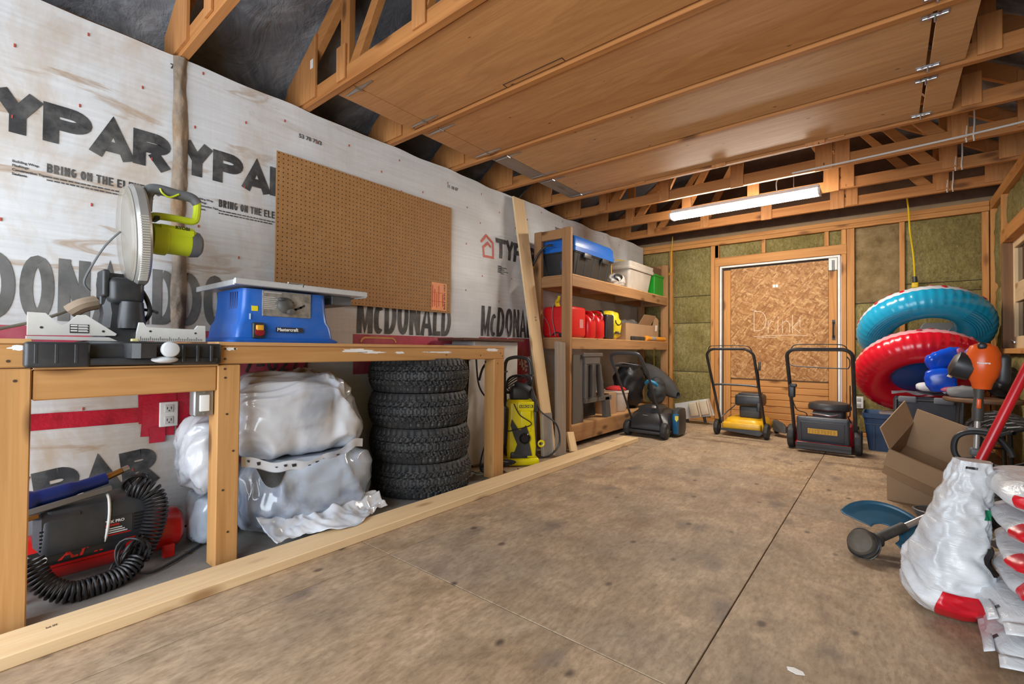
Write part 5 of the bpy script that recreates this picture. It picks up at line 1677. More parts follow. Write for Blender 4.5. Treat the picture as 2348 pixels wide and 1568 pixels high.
o = crumple((.28, 5.05, Z2 + .12), (.11, .30, .10), .8, .05, 17, 40, 24, 12).build('scrap_heap', plain('grey_scrap', (.12, .105, .095), .8, var=.5), smooth=180)
o.parent = bx; o.location = (-.28, -5.17, -Z2); o.name = 'packed_contents'
ck2 = thing('caulking_gun', 'orange caulking gun lying on the front of the middle shelf', 'caulking gun', (.452, 5.37, Z2 + .028))
b = MB(); b.cyl((0, -.18, 0), (0, .34, 0), .026, n=14); b.build('barrel', plain('orange_plastic', (.75, .28, .02), .4), ck2)
b = MB(); b.lathe([(.012, -.05), (.03, -.045), (.033, -.02), (.033, .01), (.028, .015)], 16, T(0, -.20, 0, rx=-90)); b.build('end_cap', plain('orange_plastic', (.75, .28, .02), .4), ck2)
b = MB(); b.cyl((0, -.10, 0), (0, .02, 0), .0275, n=14); b.build('label_band', plain('grey_label', (.33, .32, .30), .5), ck2)
b = MB(); b.rbox((.46, 4.90, Z2 + .022), (.03, .34, .044), .008); tag(b.build('black_hand_tool', M_BLKP), 'flat black tool at the shelf edge before the caulking gun', 'tool')
b = MB(); b.ell((.38, 3.492, Z2 + .022), (.055, .010, .022), 16, 10); b.tube(catmull([(.36, 3.49, Z2 + .03), (.30, 3.49, Z2 + .045), (.26, 3.489, Z2 + .02)], 5), .006, 6)
tag(b.build('small_lamp_base', M_BLKP), 'small black gadget beside the large red fuel can', 'gadget')
b = MB(); b.tube(catmull([(.24, 3.49, Z2 + .01), (.22, 3.49, Z2 + .12), (.16, 3.49, Z2 + .20)], 6), .003, 6); b.tube(catmull([(.30, 3.488, Z2 + .01), (.26, 3.488, Z2 + .18), (.27, 3.488, Z2 + .30)], 6), .004, 6)
tag(b.build('wire_stem', plain('grey_wire', (.30, .29, .28), .4, .5)), 'grey wires rising behind the large red fuel can', 'wire')

# ---- bottom shelf
sw = thing('folding_sawhorse', 'grey plastic folding sawhorse upright on the bottom shelf', 'sawhorse', (.43, 3.90, Z3))
M_SH = plain('sawhorse_grey', (.105, .092, .082), .5, var=.1)
b = MB()
b.loft([rrect(0, 0, .05, .10, .015, z) for z in (0, .02, .60, .62)], M=T(-.03, -.26, 0)); b.build('side_leg', M_SH, sw)
b = MB()
b.box(0, .04, -.18, .11, .53, .62, .004); b.box(0, .04, -.18, -.135, .215, .53, .004); b.box(0, .04, -.045, .012, .215, .53, .004)
b.prism([(.085, .53), (.125, .53), (.20, .215), (.13, .215)], .0, .04, M=XZ)
b.build('main_panel', M_SH, sw, smooth=None)
MB().box(-.075, -.06, -.18, .20, .02, .60).build('opening_backing', plain('opening_dark', (.018, .013, .010), .8), sw, smooth=None)  # near-black panel added so the openings in front of it look dark
for (y0, y1) in ((-.135, -.045), (.012, .10)):
    b = MB(); b.tube([(.042, y0, .22), (.042, y1 + .03 * (y0 > 0), .22), (.042, y1, .525), (.042, y0, .525)], .007, 6, closed=True); b.build('opening_rim', M_SH, sw)
b = MB(); b.box(.0, .046, -.17, .34, .17, .215, .004); b.build('cross_bar', M_SH, sw, smooth=None)
b = MB(); b.prism([(.23, .0), (.33, .0), (.29, .20), (.21, .20)], .0, .046, M=XZ); b.build('foot', M_SH, sw, smooth=None)
b = MB(); b.box(.03, .048, -.22, .15, .60, .635, .004); b.build('top_ledge', M_SH, sw, smooth=None)
MB().box(.0415, .0425, .0, .035, .185, .215).build('sticker', M_PAINT, sw, smooth=None)
bk = thing('bucket', 'white plastic bucket with red rag on the bottom shelf', 'bucket', (.31, 4.66, Z3))
b = MB(); b.lathe([(.10, 0), (.115, .02), (.135, .20), (.142, .205), (.142, .225), (.13, .228), (.105, .02)], 32); b.build('pail', plain('bucket_white', (.60, .50, .42), .45), bk)
o = crumple((0, 0, .235), (.11, .11, .035), .9, .02, 3, 28, 16, 14).build('red_rag', plain('rag_red', (.5, .02, .02), .8), bk, smooth=180)
b = MB(); b.box(.16, .40, 4.33, 4.50, Z3, Z3 + .22, .002); tag(b.build('small_carton', M_CARD, smooth=None), 'small plain carton behind the grey sawhorse', 'carton')
M_FAB = plain('charcoal_canvas', (.050, .047, .046), .75, var=.25, bump=.3)
M_BFAB = plain('black_nylon', (.008, .008, .011), .5, var=.4, bump=.3)
b = MB()
def chairbag(u, w):
    a = 2 * PI * w
    t_ = u
    r = .125 * math.sin(PI * min(max(t_, .02), .98)) ** .45 * (1 + .12 * noise.noise(Vector((math.cos(a) * 1.5, math.sin(a) * 1.5, t_ * 5))))
    c = Vector((.30 + .42 * t_, 5.40 + .05 * t_, .67 - .33 * t_))
    return c + Vector((math.cos(a) * .4 * r, math.cos(a) * r * .6, math.sin(a) * r * 1.0))
b.grid(chairbag, 28, 24, cv=True)
o = b.build('folded_chair_bag', M_FAB, smooth=180); tag(o, 'charcoal canvas chair bag leaning out of the bottom shelf', 'bag')
o = crumple((.30, 5.02, .46), (.15, .20, .25), .8, .035, 21, 48, 30, 6, lambda p: Vector((max(p.x, .13), p.y, max(p.z, Z3)))).build('black_jacket_heap', M_BFAB, smooth=180); tag(o, 'heap of black clothing on the bottom shelf', 'clothes')
o = crumple((.56, 5.20, .40), (.085, .11, .15), .9, .025, 25, 36, 24, 8).build('backpack', plain('dark_pack', (.03, .032, .036), .65), smooth=180); tag(o, 'dark grey backpack below the canvas chair bag', 'backpack')
b = MB(); b.tube(catmull([(.50, 5.03, .49), (.54, 5.02, .52), (.60, 5.03, .50), (.62, 5.06, .47)], 5), .020, 8); b.build('blue_strap', plain('cyan_strap', (.02, .20, .36), .5), o)

# ================================================================== MOWERS
def wheel(parent, x, y, r, w, name='wheel', hub=True, mat=None):
    b = MB()
    n = 40
    prof = [(r * .55, -w / 2), (r * .86, -w / 2), (r * .97, -w * .38), (r, -w * .2), (r, w * .2), (r * .97, w * .38), (r * .86, w / 2), (r * .55, w / 2)]
    rings = []
    for (rr, h) in prof:
        rings.append([((rr - (.004 if (k % 4 < 1 and rr > r * .9) else 0)) * math.cos(2 * PI * k / n), (rr - (.004 if (k % 4 < 1 and rr > r * .9) else 0)) * math.sin(2 * PI * k / n), h) for k in range(n)])
    b.loft(rings)
    b2 = T(x, y, r, ry=90)
    mb = MB(); mb.add(b.v, b.f, b2)
    wo = mb.build(name, M_RUB, parent)
    if hub:
        h = MB(); h.lathe([(.004, -w * .54), (r * .20, -w * .54), (r * .30, -w * .50), (r * .56, -w * .42), (r * .58, w * .42), (r * .30, w * .50), (r * .2, w * .54), (.004, w * .54)], 20, b2)
        h.build('hub_cap', mat or plain('hub_grey', (.10, .10, .10), .5), wo)
    return wo
def handle_bar(xa, xb, y0, z0, y1, z1, r=.0125, round_=.09):
    L = [(xa, y0, z0)]
    d = Vector((0, y1 - y0, z1 - z0)); n = d.length; d.normalize()
    a = Vector((xa, y1, z1)) - d * round_
    bpt = Vector((xb, y1, z1)) - d * round_
    L.append(tuple(a))
    for k in range(1, 7):
        t_ = k / 6 * PI / 2
        L.append(tuple(a + d * round_ * math.sin(t_) + Vector((round_ * (1 - math.cos(t_)), 0, 0))))
    for k in range(0, 6):
        t_ = PI / 2 - k / 6 * PI / 2
        L.append(tuple(bpt + d * round_ * math.sin(t_) - Vector((round_ * (1 - math.cos(t_)), 0, 0))))
    L.append(tuple(bpt)); L.append((xb, y0, z0))
    return L
# yellow mower (local origin under the deck)
M_MYEL = plain('mower_yellow', (.75, .40, .008), .35, var=.1, dirt=((.25, .14, .04), .4))
ym = thing('lawn_mower', 'yellow push mower with black engine in front of the boarded door', 'lawn mower', (1.48, 5.14, 0))
b = MB(); b.loft([rrect(0, .24, hx, hy, .10, z) for hx, hy, z in ((.20, .27, .055), (.205, .275, .07), (.20, .27, .12), (.17, .24, .165), (.13, .20, .175))]); b.build('deck', M_MYEL, ym)
b = MB(); b.rbox((0, -.03, .105), (.36, .07, .075), .02); b.build('rear_skirt', M_MYEL, ym)
b = MB(); b.prism([(-.19, .055), (.17, .03), (.20, .06), (.17, .085), (-.19, .075)], -.075, -.06, M=Matrix(((1, 0, 0, 0), (0, 0, 1, 0), (0, 1, 0, 0), (0, 0, 0, 1)))); b.build('trail_flap', M_BLKP, ym, smooth=None)
b = MB(); b.rbox((.03, .22, .355), (.26, .25, .12), .03); b.rbox((.03, .22, .415), (.20, .20, .03), .012); b.build('engine_shroud', M_BLKP, ym)
b = MB(); b.rbox((.04, .22, .235), (.20, .19, .13), .02); b.cyl((.04, .22, .16), (.04, .22, .30), .07); b.build('engine_block', plain('engine_dark', (.03, .03, .03), .5), ym)
b = MB(); b.rbox((.14, .05, .30), (.035, .06, .09), .01); b.build('air_filter', M_BLKP, ym)
wheel(ym, -.235, -.03, .078, .042); wheel(ym, .225, -.03, .078, .042); wheel(ym, -.225, .46, .070, .04); wheel(ym, .235, .44, .070, .04)
b = MB(); b.tube(handle_bar(-.205, .205, .0, .12, -.54, .885), .0125, 10); b.build('handle', M_BLKP, ym)
b = MB(); b.tube(catmull([(-.205, -.285, .515), (-.17, -.295, .535), (0, -.30, .540), (.17, -.295, .535), (.205, -.285, .515)], 5), .010, 8); b.build('cross_bar', M_BLKP, ym)
b = MB(); b.tube(catmull([(-.19, -.50, .86), (-.17, -.53, .905), (-.1, -.56, .915), (.1, -.56, .915), (.17, -.53, .905), (.19, -.50, .86)], 5), .004, 6); b.build('brake_bail', M_BLKP, ym)
b = MB(); b.rbox((.235, -.42, .73), (.02, .02, .08), .006); b.tube(catmull([(.22, -.40, .70), (.215, -.30, .55), (.18, -.1, .35), (.15, .05, .3)], 5), .0035, 6); b.build('throttle_cable', M_BLKP, ym)
b = MB(); b.tube(catmull([(-.2, -.02, .17), (-.16, .05, .23), (-.12, .15, .28), (-.09, .2, .33)], 4), .006, 6); b.build('starter_rope', M_BLKP, ym)
b = MB(); b.loft([[(.235, .22, .06), (.235, .34, .06), (.235, .34, .16), (.235, .22, .16)], [(.33, .16, .05), (.33, .32, .05), (.33, .30, .12), (.33, .18, .15)], [(.36, .15, .05), (.36, .30, .05), (.355, .28, .09), (.355, .17, .11)]]); b.build('side_chute', plain('chute_grey', (.06, .055, .05), .6), ym, smooth=None)
# red mower
M_MRED = plain('mower_red', (.38, .008, .015), .28, var=.1)
rm = thing('lawn_mower', 'red and grey push mower with rear door, right of the yellow one', 'lawn mower', (2.195, 4.84, 0))
b = MB(); b.loft([rrect(0, .30, hx, hy, .10, z) for hx, hy, z in ((.215, .34, .06), (.22, .345, .08), (.21, .33, .15), (.19, .29, .22), (.16, .24, .24))]); b.build('deck', M_MRED, rm)
RD = T(0, -.075, .07, rx=10)
b = MB(); b.rbox((0, 0, .125), (.375, .05, .235), .02, M=RD); b.build('rear_door', plain('door_slate', (.055, .060, .072), .38), rm)
q = MB()
q.tube([(x, -.0275, z) for x, z in ((-.15, .035), (.15, .035), (.155, .20), (-.155, .20))], .003, 6, closed=True, M=RD); q.build('door_groove', M_BLKP, rm)
q = MB(); q.box(-.105, .105, -.0285, -.0265, .100, .146, M=RD); q.build('name_label', plain('orange_label', (.75, .42, .06), .5), rm, smooth=None)
q = MB()
for k in range(9):
    for row in range(3):
        x0_ = -.098 + k * .0215 + (.004 if k > 3 else 0)
        q.box(x0_, x0_ + RN.uniform(.008, .016), -.0294, -.0286, .106 + row * .012, .112 + row * .012, M=RD)
for x0_ in (-.035, .013):
    q.box(x0_, x0_ + .002, -.0294, -.0286, .101, .145, M=RD)
q.build('label_print', plain('label_ink', (.42, .22, .03), .6), rm, smooth=None)['kind'] = 'stuff'
b = MB(); b.rbox((0, -.012, -.002), (.40, .06, .05), .015, M=RD); b.build('door_sill', M_MRED, rm)
b = MB(); b.rbox((0, -.045, .010), (.10, .02, .02), .006, M=RD); b.build('door_catch', M_GREYP, rm)
b = MB(); b.box(-.19, .20, -.155, -.150, .004, .062, M=T(rx=-10)); b.box(-.19, .20, -.15, -.06, .058, .064); b.build('rubber_flap', plain('flap_rubber', (.03, .03, .03), .7), rm, smooth=None)
b = MB(); b.lathe([(.15, 0), (.165, .015), (.165, .04), (.15, .065), (.10, .078), (.03, .082), (.004, .082)], 28, T(.02, .26, .335)); b.build('engine_cowl', M_BLKP, rm)
b = MB(); b.rbox((.02, .26, .28), (.24, .24, .13), .03); b.build('engine_block', plain('engine_dark', (.03, .03, .03), .5), rm)
b = MB(); b.tube(catmull([(-.10, .0, .325), (0, -.04, .322), (.06, -.04, .318), (.10, .0, .325)], 4), .006, 6); b.build('hinge_rod', M_STEEL, rm)
wheel(rm, -.245, .04, .105, .055); wheel(rm, .24, .02, .105, .055); wheel(rm, -.24, .54, .09, .05); wheel(rm, .20, .54, .09, .05)
b = MB(); b.tube(handle_bar(-.222, .222, .03, .14, -.42, .885, .0145, .07), .0145, 10); b.build('handle', M_BLKP, rm)
b = MB(); b.tube(catmull([(-.20, -.40, .86), (-.17, -.42, .915), (-.1, -.43, .925), (.1, -.43, .925), (.17, -.42, .915), (.20, -.40, .86)], 5), .004, 6); b.build('brake_bail', M_BLKP, rm)
b = MB(); b.tube(catmull([(-.205, -.34, .76), (-.15, -.35, .745), (.15, -.35, .735), (.195, -.34, .745), (.2, -.345, .80), (.18, -.35, .83)], 5), .0045, 6); b.build('drive_bail', M_BLKP, rm)
b = MB(); b.rbox((-.205, -.25, .53), (.05, .05, .11), .012); b.rbox((-.19, -.275, .58), (.05, .03, .03), .008); b.build('throttle_box', M_BLKP, rm)
b = MB(); b.tube(catmull([(-.205, -.25, .48), (-.19, -.1, .36), (-.13, .0, .32), (-.12, .02, .25)], 5), .004, 6); b.tube(catmull([(.2, -.3, .6), (.19, -.1, .35), (.17, .0, .32), (.19, .05, .26)], 5), .005, 6); b.build('control_cables', M_BLKP, rm)
# black cordless mower
km = thing('lawn_mower', 'black cordless mower with blue side panel beside the shelf rack', 'lawn mower', (.755, 4.45, 0))
b = MB(); b.loft([rrect(0, y0, hx, hy, r_, z, 2) for y0, hx, hy, r_, z in ((.21, .165, .22, .03, .05), (.21, .20, .25, .05, .085), (.21, .205, .245, .06, .15), (.22, .175, .20, .07, .225), (.235, .13, .14, .05, .265))]); b.build('deck', plain('mower_black', (.022, .021, .022), .38), km)
b = MB(); b.loft([rrect(.0, .17, hx, hy, .03, z, 2) for hx, hy, z in ((.135, .13, .22), (.12, .11, .285), (.09, .08, .305))]); b.build('battery_cover', plain('mower_black', (.022, .021, .022), .38), km)
b = MB(); b.loft([rrect(.225, .27, .035, hy, .02, z) for hy, z in ((.10, .02), (.13, .06), (.135, .20), (.11, .27), (.08, .28))]); b.build('side_panel', plain('mower_graphite', (.035, .038, .042), .4), km)
b = MB(); b.loft([rrect(.238, .15, .025, hy, .008, z) for hy, z in ((.008, .04), (.022, .10), (.028, .20), (.016, .235))]); b.build('blue_trim', plain('mower_blue', (.01, .11, .24), .35), km)
b = MB(); b.prism([(-.016, .035), (.016, .035), (.016, .0), (0, -.022), (-.016, .0)], 0, .003, M=T(.256, .122, .185) @ T(rx=90, rz=20)); b.build('shield_badge', plain('shield_yellow', (.72, .6, .05), .4), km, smooth=None)
MB().rbox((-.02, -.030, .185), (.055, .006, .06), .002, M=T(rx=-12)).build('sticker', plain('grey_sticker', (.28, .28, .28), .5), km)
MB().rbox((.06, .05, .30), (.05, .03, .03), .01).build('battery_latch', M_STEEL, km)
b = MB(); b.rbox((0, -.02, .055), (.36, .05, .035), .012); b.build('rear_axle', M_BLKP, km)
wheel(km, -.195, 0, .080, .055); wheel(km, .19, -.01, .080, .055); wheel(km, -.19, .40, .07, .05); wheel(km, .19, .42, .07, .05)
b = MB(); b.tube(handle_bar(-.155, .155, .04, .10, -.40, .72, .012, .02), .011, 10); b.build('handle', plain('tube_dark', (.03, .03, .032), .3), km)
b = MB(); b.tube(catmull([(-.155, -.36, .665), (-.158, -.41, .72), (-.15, -.47, .80), (-.10, -.50, .835), (.10, -.50, .835), (.135, -.47, .80), (.15, -.41, .72), (.155, -.36, .665)], 5), .016, 10); b.build('grip', plain('grip_charcoal', (.045, .046, .05), .5), km)
b = MB(); b.tube(catmull([(-.15, -.38, .70), (-.10, -.40, .745), (.10, -.40, .725), (.15, -.38, .70)], 5), .005, 8); b.build('bail', M_STEEL, km)

# pale moulded tray leaning in the corner by the door
tr = thing('plastic_tray', 'cream moulded plastic tray propped against the wall beside the door', 'tray', (.83, 5.66, .165), (0, -13, 0))
b = MB(); b.prism([(-.22, -.10), (.22, -.10), (.20, .10), (-.20, .10)], -.02, .02, M=Matrix(((1, 0, 0, 0), (0, 0, 1, 0), (0, 1, 0, 0), (0, 0, 0, 1)))); b.build('tray_back', plain('tray_white', (.56, .55, .54), .45), tr, smooth=None)
for (xa, xb) in ((-.03, .07), (.095, .19)):
    b = MB(); b.rbox(((xa + xb) / 2, -.045, .0), (xb - xa, .05, .16), .014); b.build('moulded_pocket', plain('tray_cream', (.56, .45, .32), .5), tr)
for x in (.085, .20):
    b = MB(); b.rbox((x, -.05, .0), (.018, .06, .19), .006); b.build('divider', plain('tray_cream', (.56, .45, .32), .5), tr)
for x in (-.10, .10):
    b = MB(); b.cyl((x, 0, -.17), (x, 0, -.10), .016); b.build('foot', M_BLKP, tr)

# ================================================================== RIGHT-HAND CORNER
def ring_float(label, c, R, r, rot, under, over, dots, dotcol, name='swim_ring'):
    t = thing(name, label, 'swim ring', c, rot)
    def surf(thr0, thr1, lift=0.0, nu=96, nv=14):
        def fn(u, w):
            a = 2 * PI * u
            ph = thr0 + (thr1 - thr0) * w
            pk = .006 * max(0, math.cos(ph)) * (.5 + .5 * math.cos(a * 48)) * (1 if math.cos(ph) > .2 else 0)
            rr = r + lift - pk
            return ((R + rr * math.cos(ph)) * math.cos(a), (R + rr * math.cos(ph)) * math.sin(a), rr * math.sin(ph))
        return MB().grid(fn, nu, nv, cu=True)
    surf(math.radians(8), math.radians(150), nv=14).build('top_skin', over, t, smooth=180)
    surf(math.radians(150), math.radians(368), nv=24, nu=192).build('bottom_skin', under, t, smooth=180)
    for k in range(dots):
        a = 2 * PI * (k + .3 * math.sin(k * 2.3)) / dots
        ph = math.radians(24 + 26 * (k % 2))
        p = Vector(((R + (r + .001) * math.cos(ph)) * math.cos(a), (R + (r + .001) * math.cos(ph)) * math.sin(a), (r + .001) * math.sin(ph)))
        nrm = Vector((math.cos(ph) * math.cos(a), math.cos(ph) * math.sin(a), math.sin(ph)))
        M_ = Matrix.Translation(p) @ nrm.to_track_quat('Z', 'Y').to_matrix().to_4x4()
        MB().lathe([(.018, -.003), (.018, .001), (.004, .002)], 14, M_).build('printed_dot', dotcol, t)
    return t
M_RBL = plain('vinyl_cyan', (.012, .30, .50), .22, var=.05)
M_RRD = plain('vinyl_red', (.60, .008, .022), .22, var=.05)
M_RWH = plain('vinyl_white', (.62, .64, .70), .3)
M_RPK = plain('vinyl_pink', (.70, .30, .32), .3)
br = ring_float('large cyan swim ring with red dots leaning on the insulation', (2.868, 5.42, 1.07), .335, .136, (-40, -9, 0), M_RBL, M_RWH, 22, M_RRD)
q = MB()
for row in range(7):
    ph = math.radians(262 + row * 7)
    for (a0, a1) in ((200, 262), (318, 372 - row * 3)):
        n = 14
        pts = []
        for k in range(n + 1):
            a = math.radians(a0 + (a1 - a0) * k / n)
            rr = .1395
            pts.append(((.335 + rr * math.cos(ph)) * math.cos(a), (.335 + rr * math.cos(ph)) * math.sin(a), rr * math.sin(ph)))
        q.tube(pts, .0016, 4)
q.build('warning_print', plain('print_navy', (.01, .08, .16), .5), br)['kind'] = 'stuff'
rr_ = ring_float('red swim ring with pink top below the cyan one', (2.835, 5.10, .70), .315, .135, (-44, -8, 0), M_RRD, M_RPK, 16, plain('print_dark_red', (.40, .01, .02), .4))
MB().lathe([(.004, -.05), (.19, -.045), (.20, -.04), (.19, -.035), (.004, -.04)], 40).build('seat_floor', plain('vinyl_navy', (.012, .045, .17), .3), rr_)
gc = thing('grey_case', 'grey plastic case hung on the wall behind the cyan ring', 'case', (2.99, 5.87, .985))
MB().loft([rrect(0, 0, hx, .05, .02, z) for hx, z in ((.14, 0), (.14, .08), (.12, .14), (.10, .16))]).build('case_body', plain('bin_grey', (.105, .11, .115), .5), gc)
MB().box(-.04, .035, -.0525, -.0495, .06, .085).build('sticker', plain('bin_sticker', (.55, .40, .33), .5), gc, smooth=None)

# inflatable arm bands and paddle on the pile
M_ARM = plain('vinyl_royal', (.004, .07, .55), .2, var=.25, scale=12)
def armband(label, c, r, rot, seed):
    t = thing('arm_band', label, 'arm band', c, rot, group='blue inflatables on the pile')
    def fn(p):
        k = .003 * math.sin(p.x * 130 + seed)
        return p + Vector((0, 0, k)) if abs(p.z) > .004 else p
    MB().ell((0, 0, 0), r, 44, 20, .65, fn=fn).build('pillow', M_ARM, t, smooth=180)
    MB().ell((r[0] * .75, -r[1] * .82, r[2] * .3), (r[0] * .22, .012, r[2] * .5), 14, 8).build('printed_patch', plain('print_pink', (.62, .12, .22), .4), t)
    b = MB(); b.cyl((r[0] * .9, 0, 0), (r[0] * 1.12, 0, .01), .012, .008); b.build('valve', plain('valve_clear', (.45, .5, .62), .3), t)
    return t
armband('upper blue inflatable arm band on the red ring', (2.945, 4.56, .825), (.115, .05, .065), (8, -24, 20), 0)
armband('lower blue inflatable arm band beside the red ring', (2.92, 4.50, .672), (.085, .05, .085), (0, 80, 0), 1.4)
pd = thing('toy_paddle', 'blue toy paddle with pale blade poking up behind the trimmer', 'paddle', (3.02, 4.40, .80), (0, 32, 0))
b = MB(); b.tube([(0, 0, -.12), (0, 0, .02)], .014, 8); b.build('shaft', plain('paddle_beige', (.55, .42, .33), .5), pd)
b = MB(); b.rbox((.0, 0, .055), (.055, .02, .10), .009); b.build('blade', M_ARM, pd)
b = MB(); b.rbox((.10, .0, .045), (.06, .015, .12), .007); b.build('pale_blade', plain('paddle_grey', (.42, .42, .41), .45), pd)

# folded wagon, stool table, blue bin
M_WAG = plain('wagon_canvas', (.060, .062, .075), .75, var=.2, bump=.25)
wg = thing('folding_wagon', 'grey canvas folding wagon standing folded below the red ring', 'folding wagon', (2.84, 4.76, 0))
def wcan(u, w):
    x = -.17 + u * .36; z = .215 + w * .31
    return (x, -.03 + .012 * fbm(Vector((x * 9, z * 6, 1)), 3), z)
b = MB().grid(wcan, 22, 18); b.box(-.17, .19, .0, .10, .20, .52, .01); b.build('canvas_body', M_WAG, wg, smooth=180)
def wtop(u, w):
    x = -.19 + u * .42; y = -.06 + w * .20
    return (x, y, .545 - u * .0 + .018 * ridge(Vector((x * 8, y * 9, 6))) + .012 * noise.noise(Vector((x * 20, y * 12, 0))))
o = MB().grid(wtop, 30, 16).build('top_cover', plain('cover_grey', (.10, .10, .115), .7), wg, smooth=180)
for (xa, xb) in ((-.15, -.04), (.055, .17)):
    b = MB(); b.rbox(((xa + xb) / 2, -.055, .505), (xb - xa, .03, .05), .012); b.build('frame_sleeve', plain('sleeve_grey', (.14, .145, .16), .6), wg)
b = MB(); b.cyl((-.16, -.05, .505), (.19, -.05, .505), .011, n=10); b.cyl((-.165, -.045, .10), (-.165, -.045, .51), .014, n=10); b.cyl((.19, -.045, .10), (.19, -.045, .51), .014, n=10); b.build('frame_tube', M_BLKP, wg)
b = MB(); b.tube(catmull([(-.165, -.06, .30), (-.16, -.09, .22), (-.10, -.10, .175), (-.02, -.10, .16)], 5), .012, 8); b.build('push_bar', M_BLKP, wg)
for x in (-.165, .19):
    b = MB(); b.lathe([(.02, -.02), (.05, -.018), (.055, 0), (.05, .018), (.02, .02)], 18, T(x, .03, .055, ry=90)); b.build('wheel', M_RUB, wg)
    b = MB(); b.cyl((x, .0, .06), (x, -.045, .12), .010, n=8); b.build('caster_arm', M_BLKP, wg)
st = thing('round_stool_table', 'small round wooden table behind the orange trimmer', 'table', (3.125, 4.45, 0))
b = MB(); b.lathe([(.19, .535), (.20, .542), (.20, .556), (.19, .564), (.004, .565)], 40); b.build('table_top', plain('dark_oak', (.16, .085, .045), .45, var=.25), st)
for k in range(4):
    a = PI / 4 + k * PI / 2
    b = MB(); b.cyl((.15 * math.cos(a), .15 * math.sin(a), .535), (.17 * math.cos(a), .17 * math.sin(a), 0), .012, n=10); b.build('leg', M_BLKP, st)
b = MB(); b.tube([(.135 * math.cos(a), .135 * math.sin(a), .25) for a in [2 * PI * j / 24 for j in range(24)]], .007, 8, closed=True); b.build('ring_brace', M_BLKP, st)
o = crumple((3.235, 4.52, .67), (.075, .11, .105), .75, .02, 31, 36, 24, 9, flo(.5655)).build('helmet_bag', plain('black_sheen', (.010, .009, .010), .35), smooth=180); tag(o, 'glossy black bag on the round table by the wall', 'bag')
o = crumple((3.03, 4.40, .60), (.085, .06, .042), .9, .012, 33, 30, 18, 10, flo(.5655)).build('grey_cloth', plain('cloth_grey', (.22, .22, .23), .8), smooth=180); tag(o, 'crumpled grey cloth on the edge of the round table', 'cloth')
o = crumple((2.87, 4.745, .602), (.075, .05, .035), .8, .012, 35, 30, 18, 10).build('white_cloth', plain('cloth_white', (.60, .60, .62), .7), smooth=180); tag(o, 'white cloth folded on top of the canvas wagon', 'cloth')
t = tote('storage_tote', 'blue storage tote on the floor in the corner by the red mower', 'storage tote', 2.455, 2.81, 5.14, 5.50, 0, .33, 0, plain('tote_blue', (.025, .060, .135), .4), None, ribs=False, taper=.04)
q = MB(); q.box(-.10, -.094, -.1915, -.187, .02, .25); q.box(-.16, .16, -.196, -.19, .235, .245); q.build('moulded_seam', plain('tote_seam', (.012, .03, .07), .5), t, smooth=None)
o = crumple((2.66, 5.24, .325), (.10, .06, .035), .8, .012, 37, 28, 16, 10).build('cream_cloth', plain('cloth_cream', (.55, .48, .42), .8), smooth=180); tag(o, 'cream cloth lying on top of the blue tote', 'cloth')

# ---- cardboard boxes near the bags
M_CARD2 = plain('cardboard_brown', (.30, .185, .10), .8, var=.08, scale=4)
M_CARD3 = plain('cardboard_light', (.44, .27, .15), .8, var=.08, scale=4)
lc = thing('cardboard_box', 'closed brown carton on the floor under the tipped open one', 'cardboard box', (2.78, 3.66, 0), (0, 0, -4))
MB().box(-.15, .15, -.155, .155, 0, .155, .002).build('carton_body', M_CARD2, lc, smooth=None)
for s in (-1, 1):
    MB().box(-.149, .149, min(s * .002, s * .154), max(s * .002, s * .154), .1555, .158).build('flap', M_CARD2, lc, smooth=None)
oc = thing('cardboard_box', 'tipped open carton with black flower prints, resting on the closed carton', 'cardboard box', (2.79, 3.60, .175), (30, 20, -14))
W, D_, H_ = .15, .15, .20
for a in ((-W, W, -D_, -D_ + .005, 0, H_), (-W, W, D_ - .005, D_, 0, H_ + .10), (-W, -W + .005, -D_ + .005, D_ - .005, 0, H_), (W - .005, W, -D_ + .005, D_ - .005, 0, H_), (-W + .005, W - .005, -D_ + .005, D_ - .005, 0, .005)):
    MB().box(*a).build('side_panel', M_CARD3 if a[2] > 0 else M_CARD2, oc, smooth=None)
MB().box(-.14, .0, -D_, D_, -.0025, .0025).build('flap', M_CARD3, oc, smooth=None, loc=(-W, 0, H_), rot=(0, 62, 0))
MB().box(-W, W, -.11, 0, -.0025, .0025).build('flap', M_CARD2, oc, smooth=None, loc=(0, -D_, H_), rot=(76, 0, 0))
def flower(x, z):
    q = MB()
    for k in range(8):
        a = 2 * PI * k / 8
        ca, sa = math.cos(a), math.sin(a)
        pts = [(.006, 0), (.013, .005), (.021, 0), (.013, -.005)]
        q.add([(x + px * ca - pz * sa, -D_ - .0012, z + px * sa + pz * ca) for px, pz in pts], [(0, 1, 2, 3)])
    q.build('flower_print', M_BLKP, oc, smooth=None)
flower(-.085, .165); flower(.085, .165)

# ---- orange trimmer, second trimmer with blue guard, red pole
M_ORG = plain('trimmer_orange', (.72, .10, .012), .3, var=.06)
ta = thing('string_trimmer', 'orange petrol trimmer with loop handle standing upright by the wall', 'string trimmer', (2.965, 3.36, 0), (0, 2, 0))
b = MB(); b.cyl((0, 0, .04), (.0, 0, .64), .0125, n=14); b.build('shaft', plain('shaft_beige', (.50, .47, .43), .35, .5), ta)
b = MB(); b.lathe([(.035, .0), (.042, .03), (.062, .07), (.07, .12), (.066, .18), (.05, .22), (.02, .235), (.004, .236)], 20, T(.01, 0, .685)); b.build('engine_cover', M_ORG, ta)
b = MB(); b.lathe([(.045, -.05), (.066, -.04), (.07, 0), (.066, .03), (.04, .045)], 20, T(-.065, .01, .80, ry=-70, rz=0)); b.build('starter_housing', M_BLKP, ta)
b = MB(); b.rbox((.085, .02, .79), (.05, .09, .15), .02); b.build('fuel_tank', M_BLKP, ta)
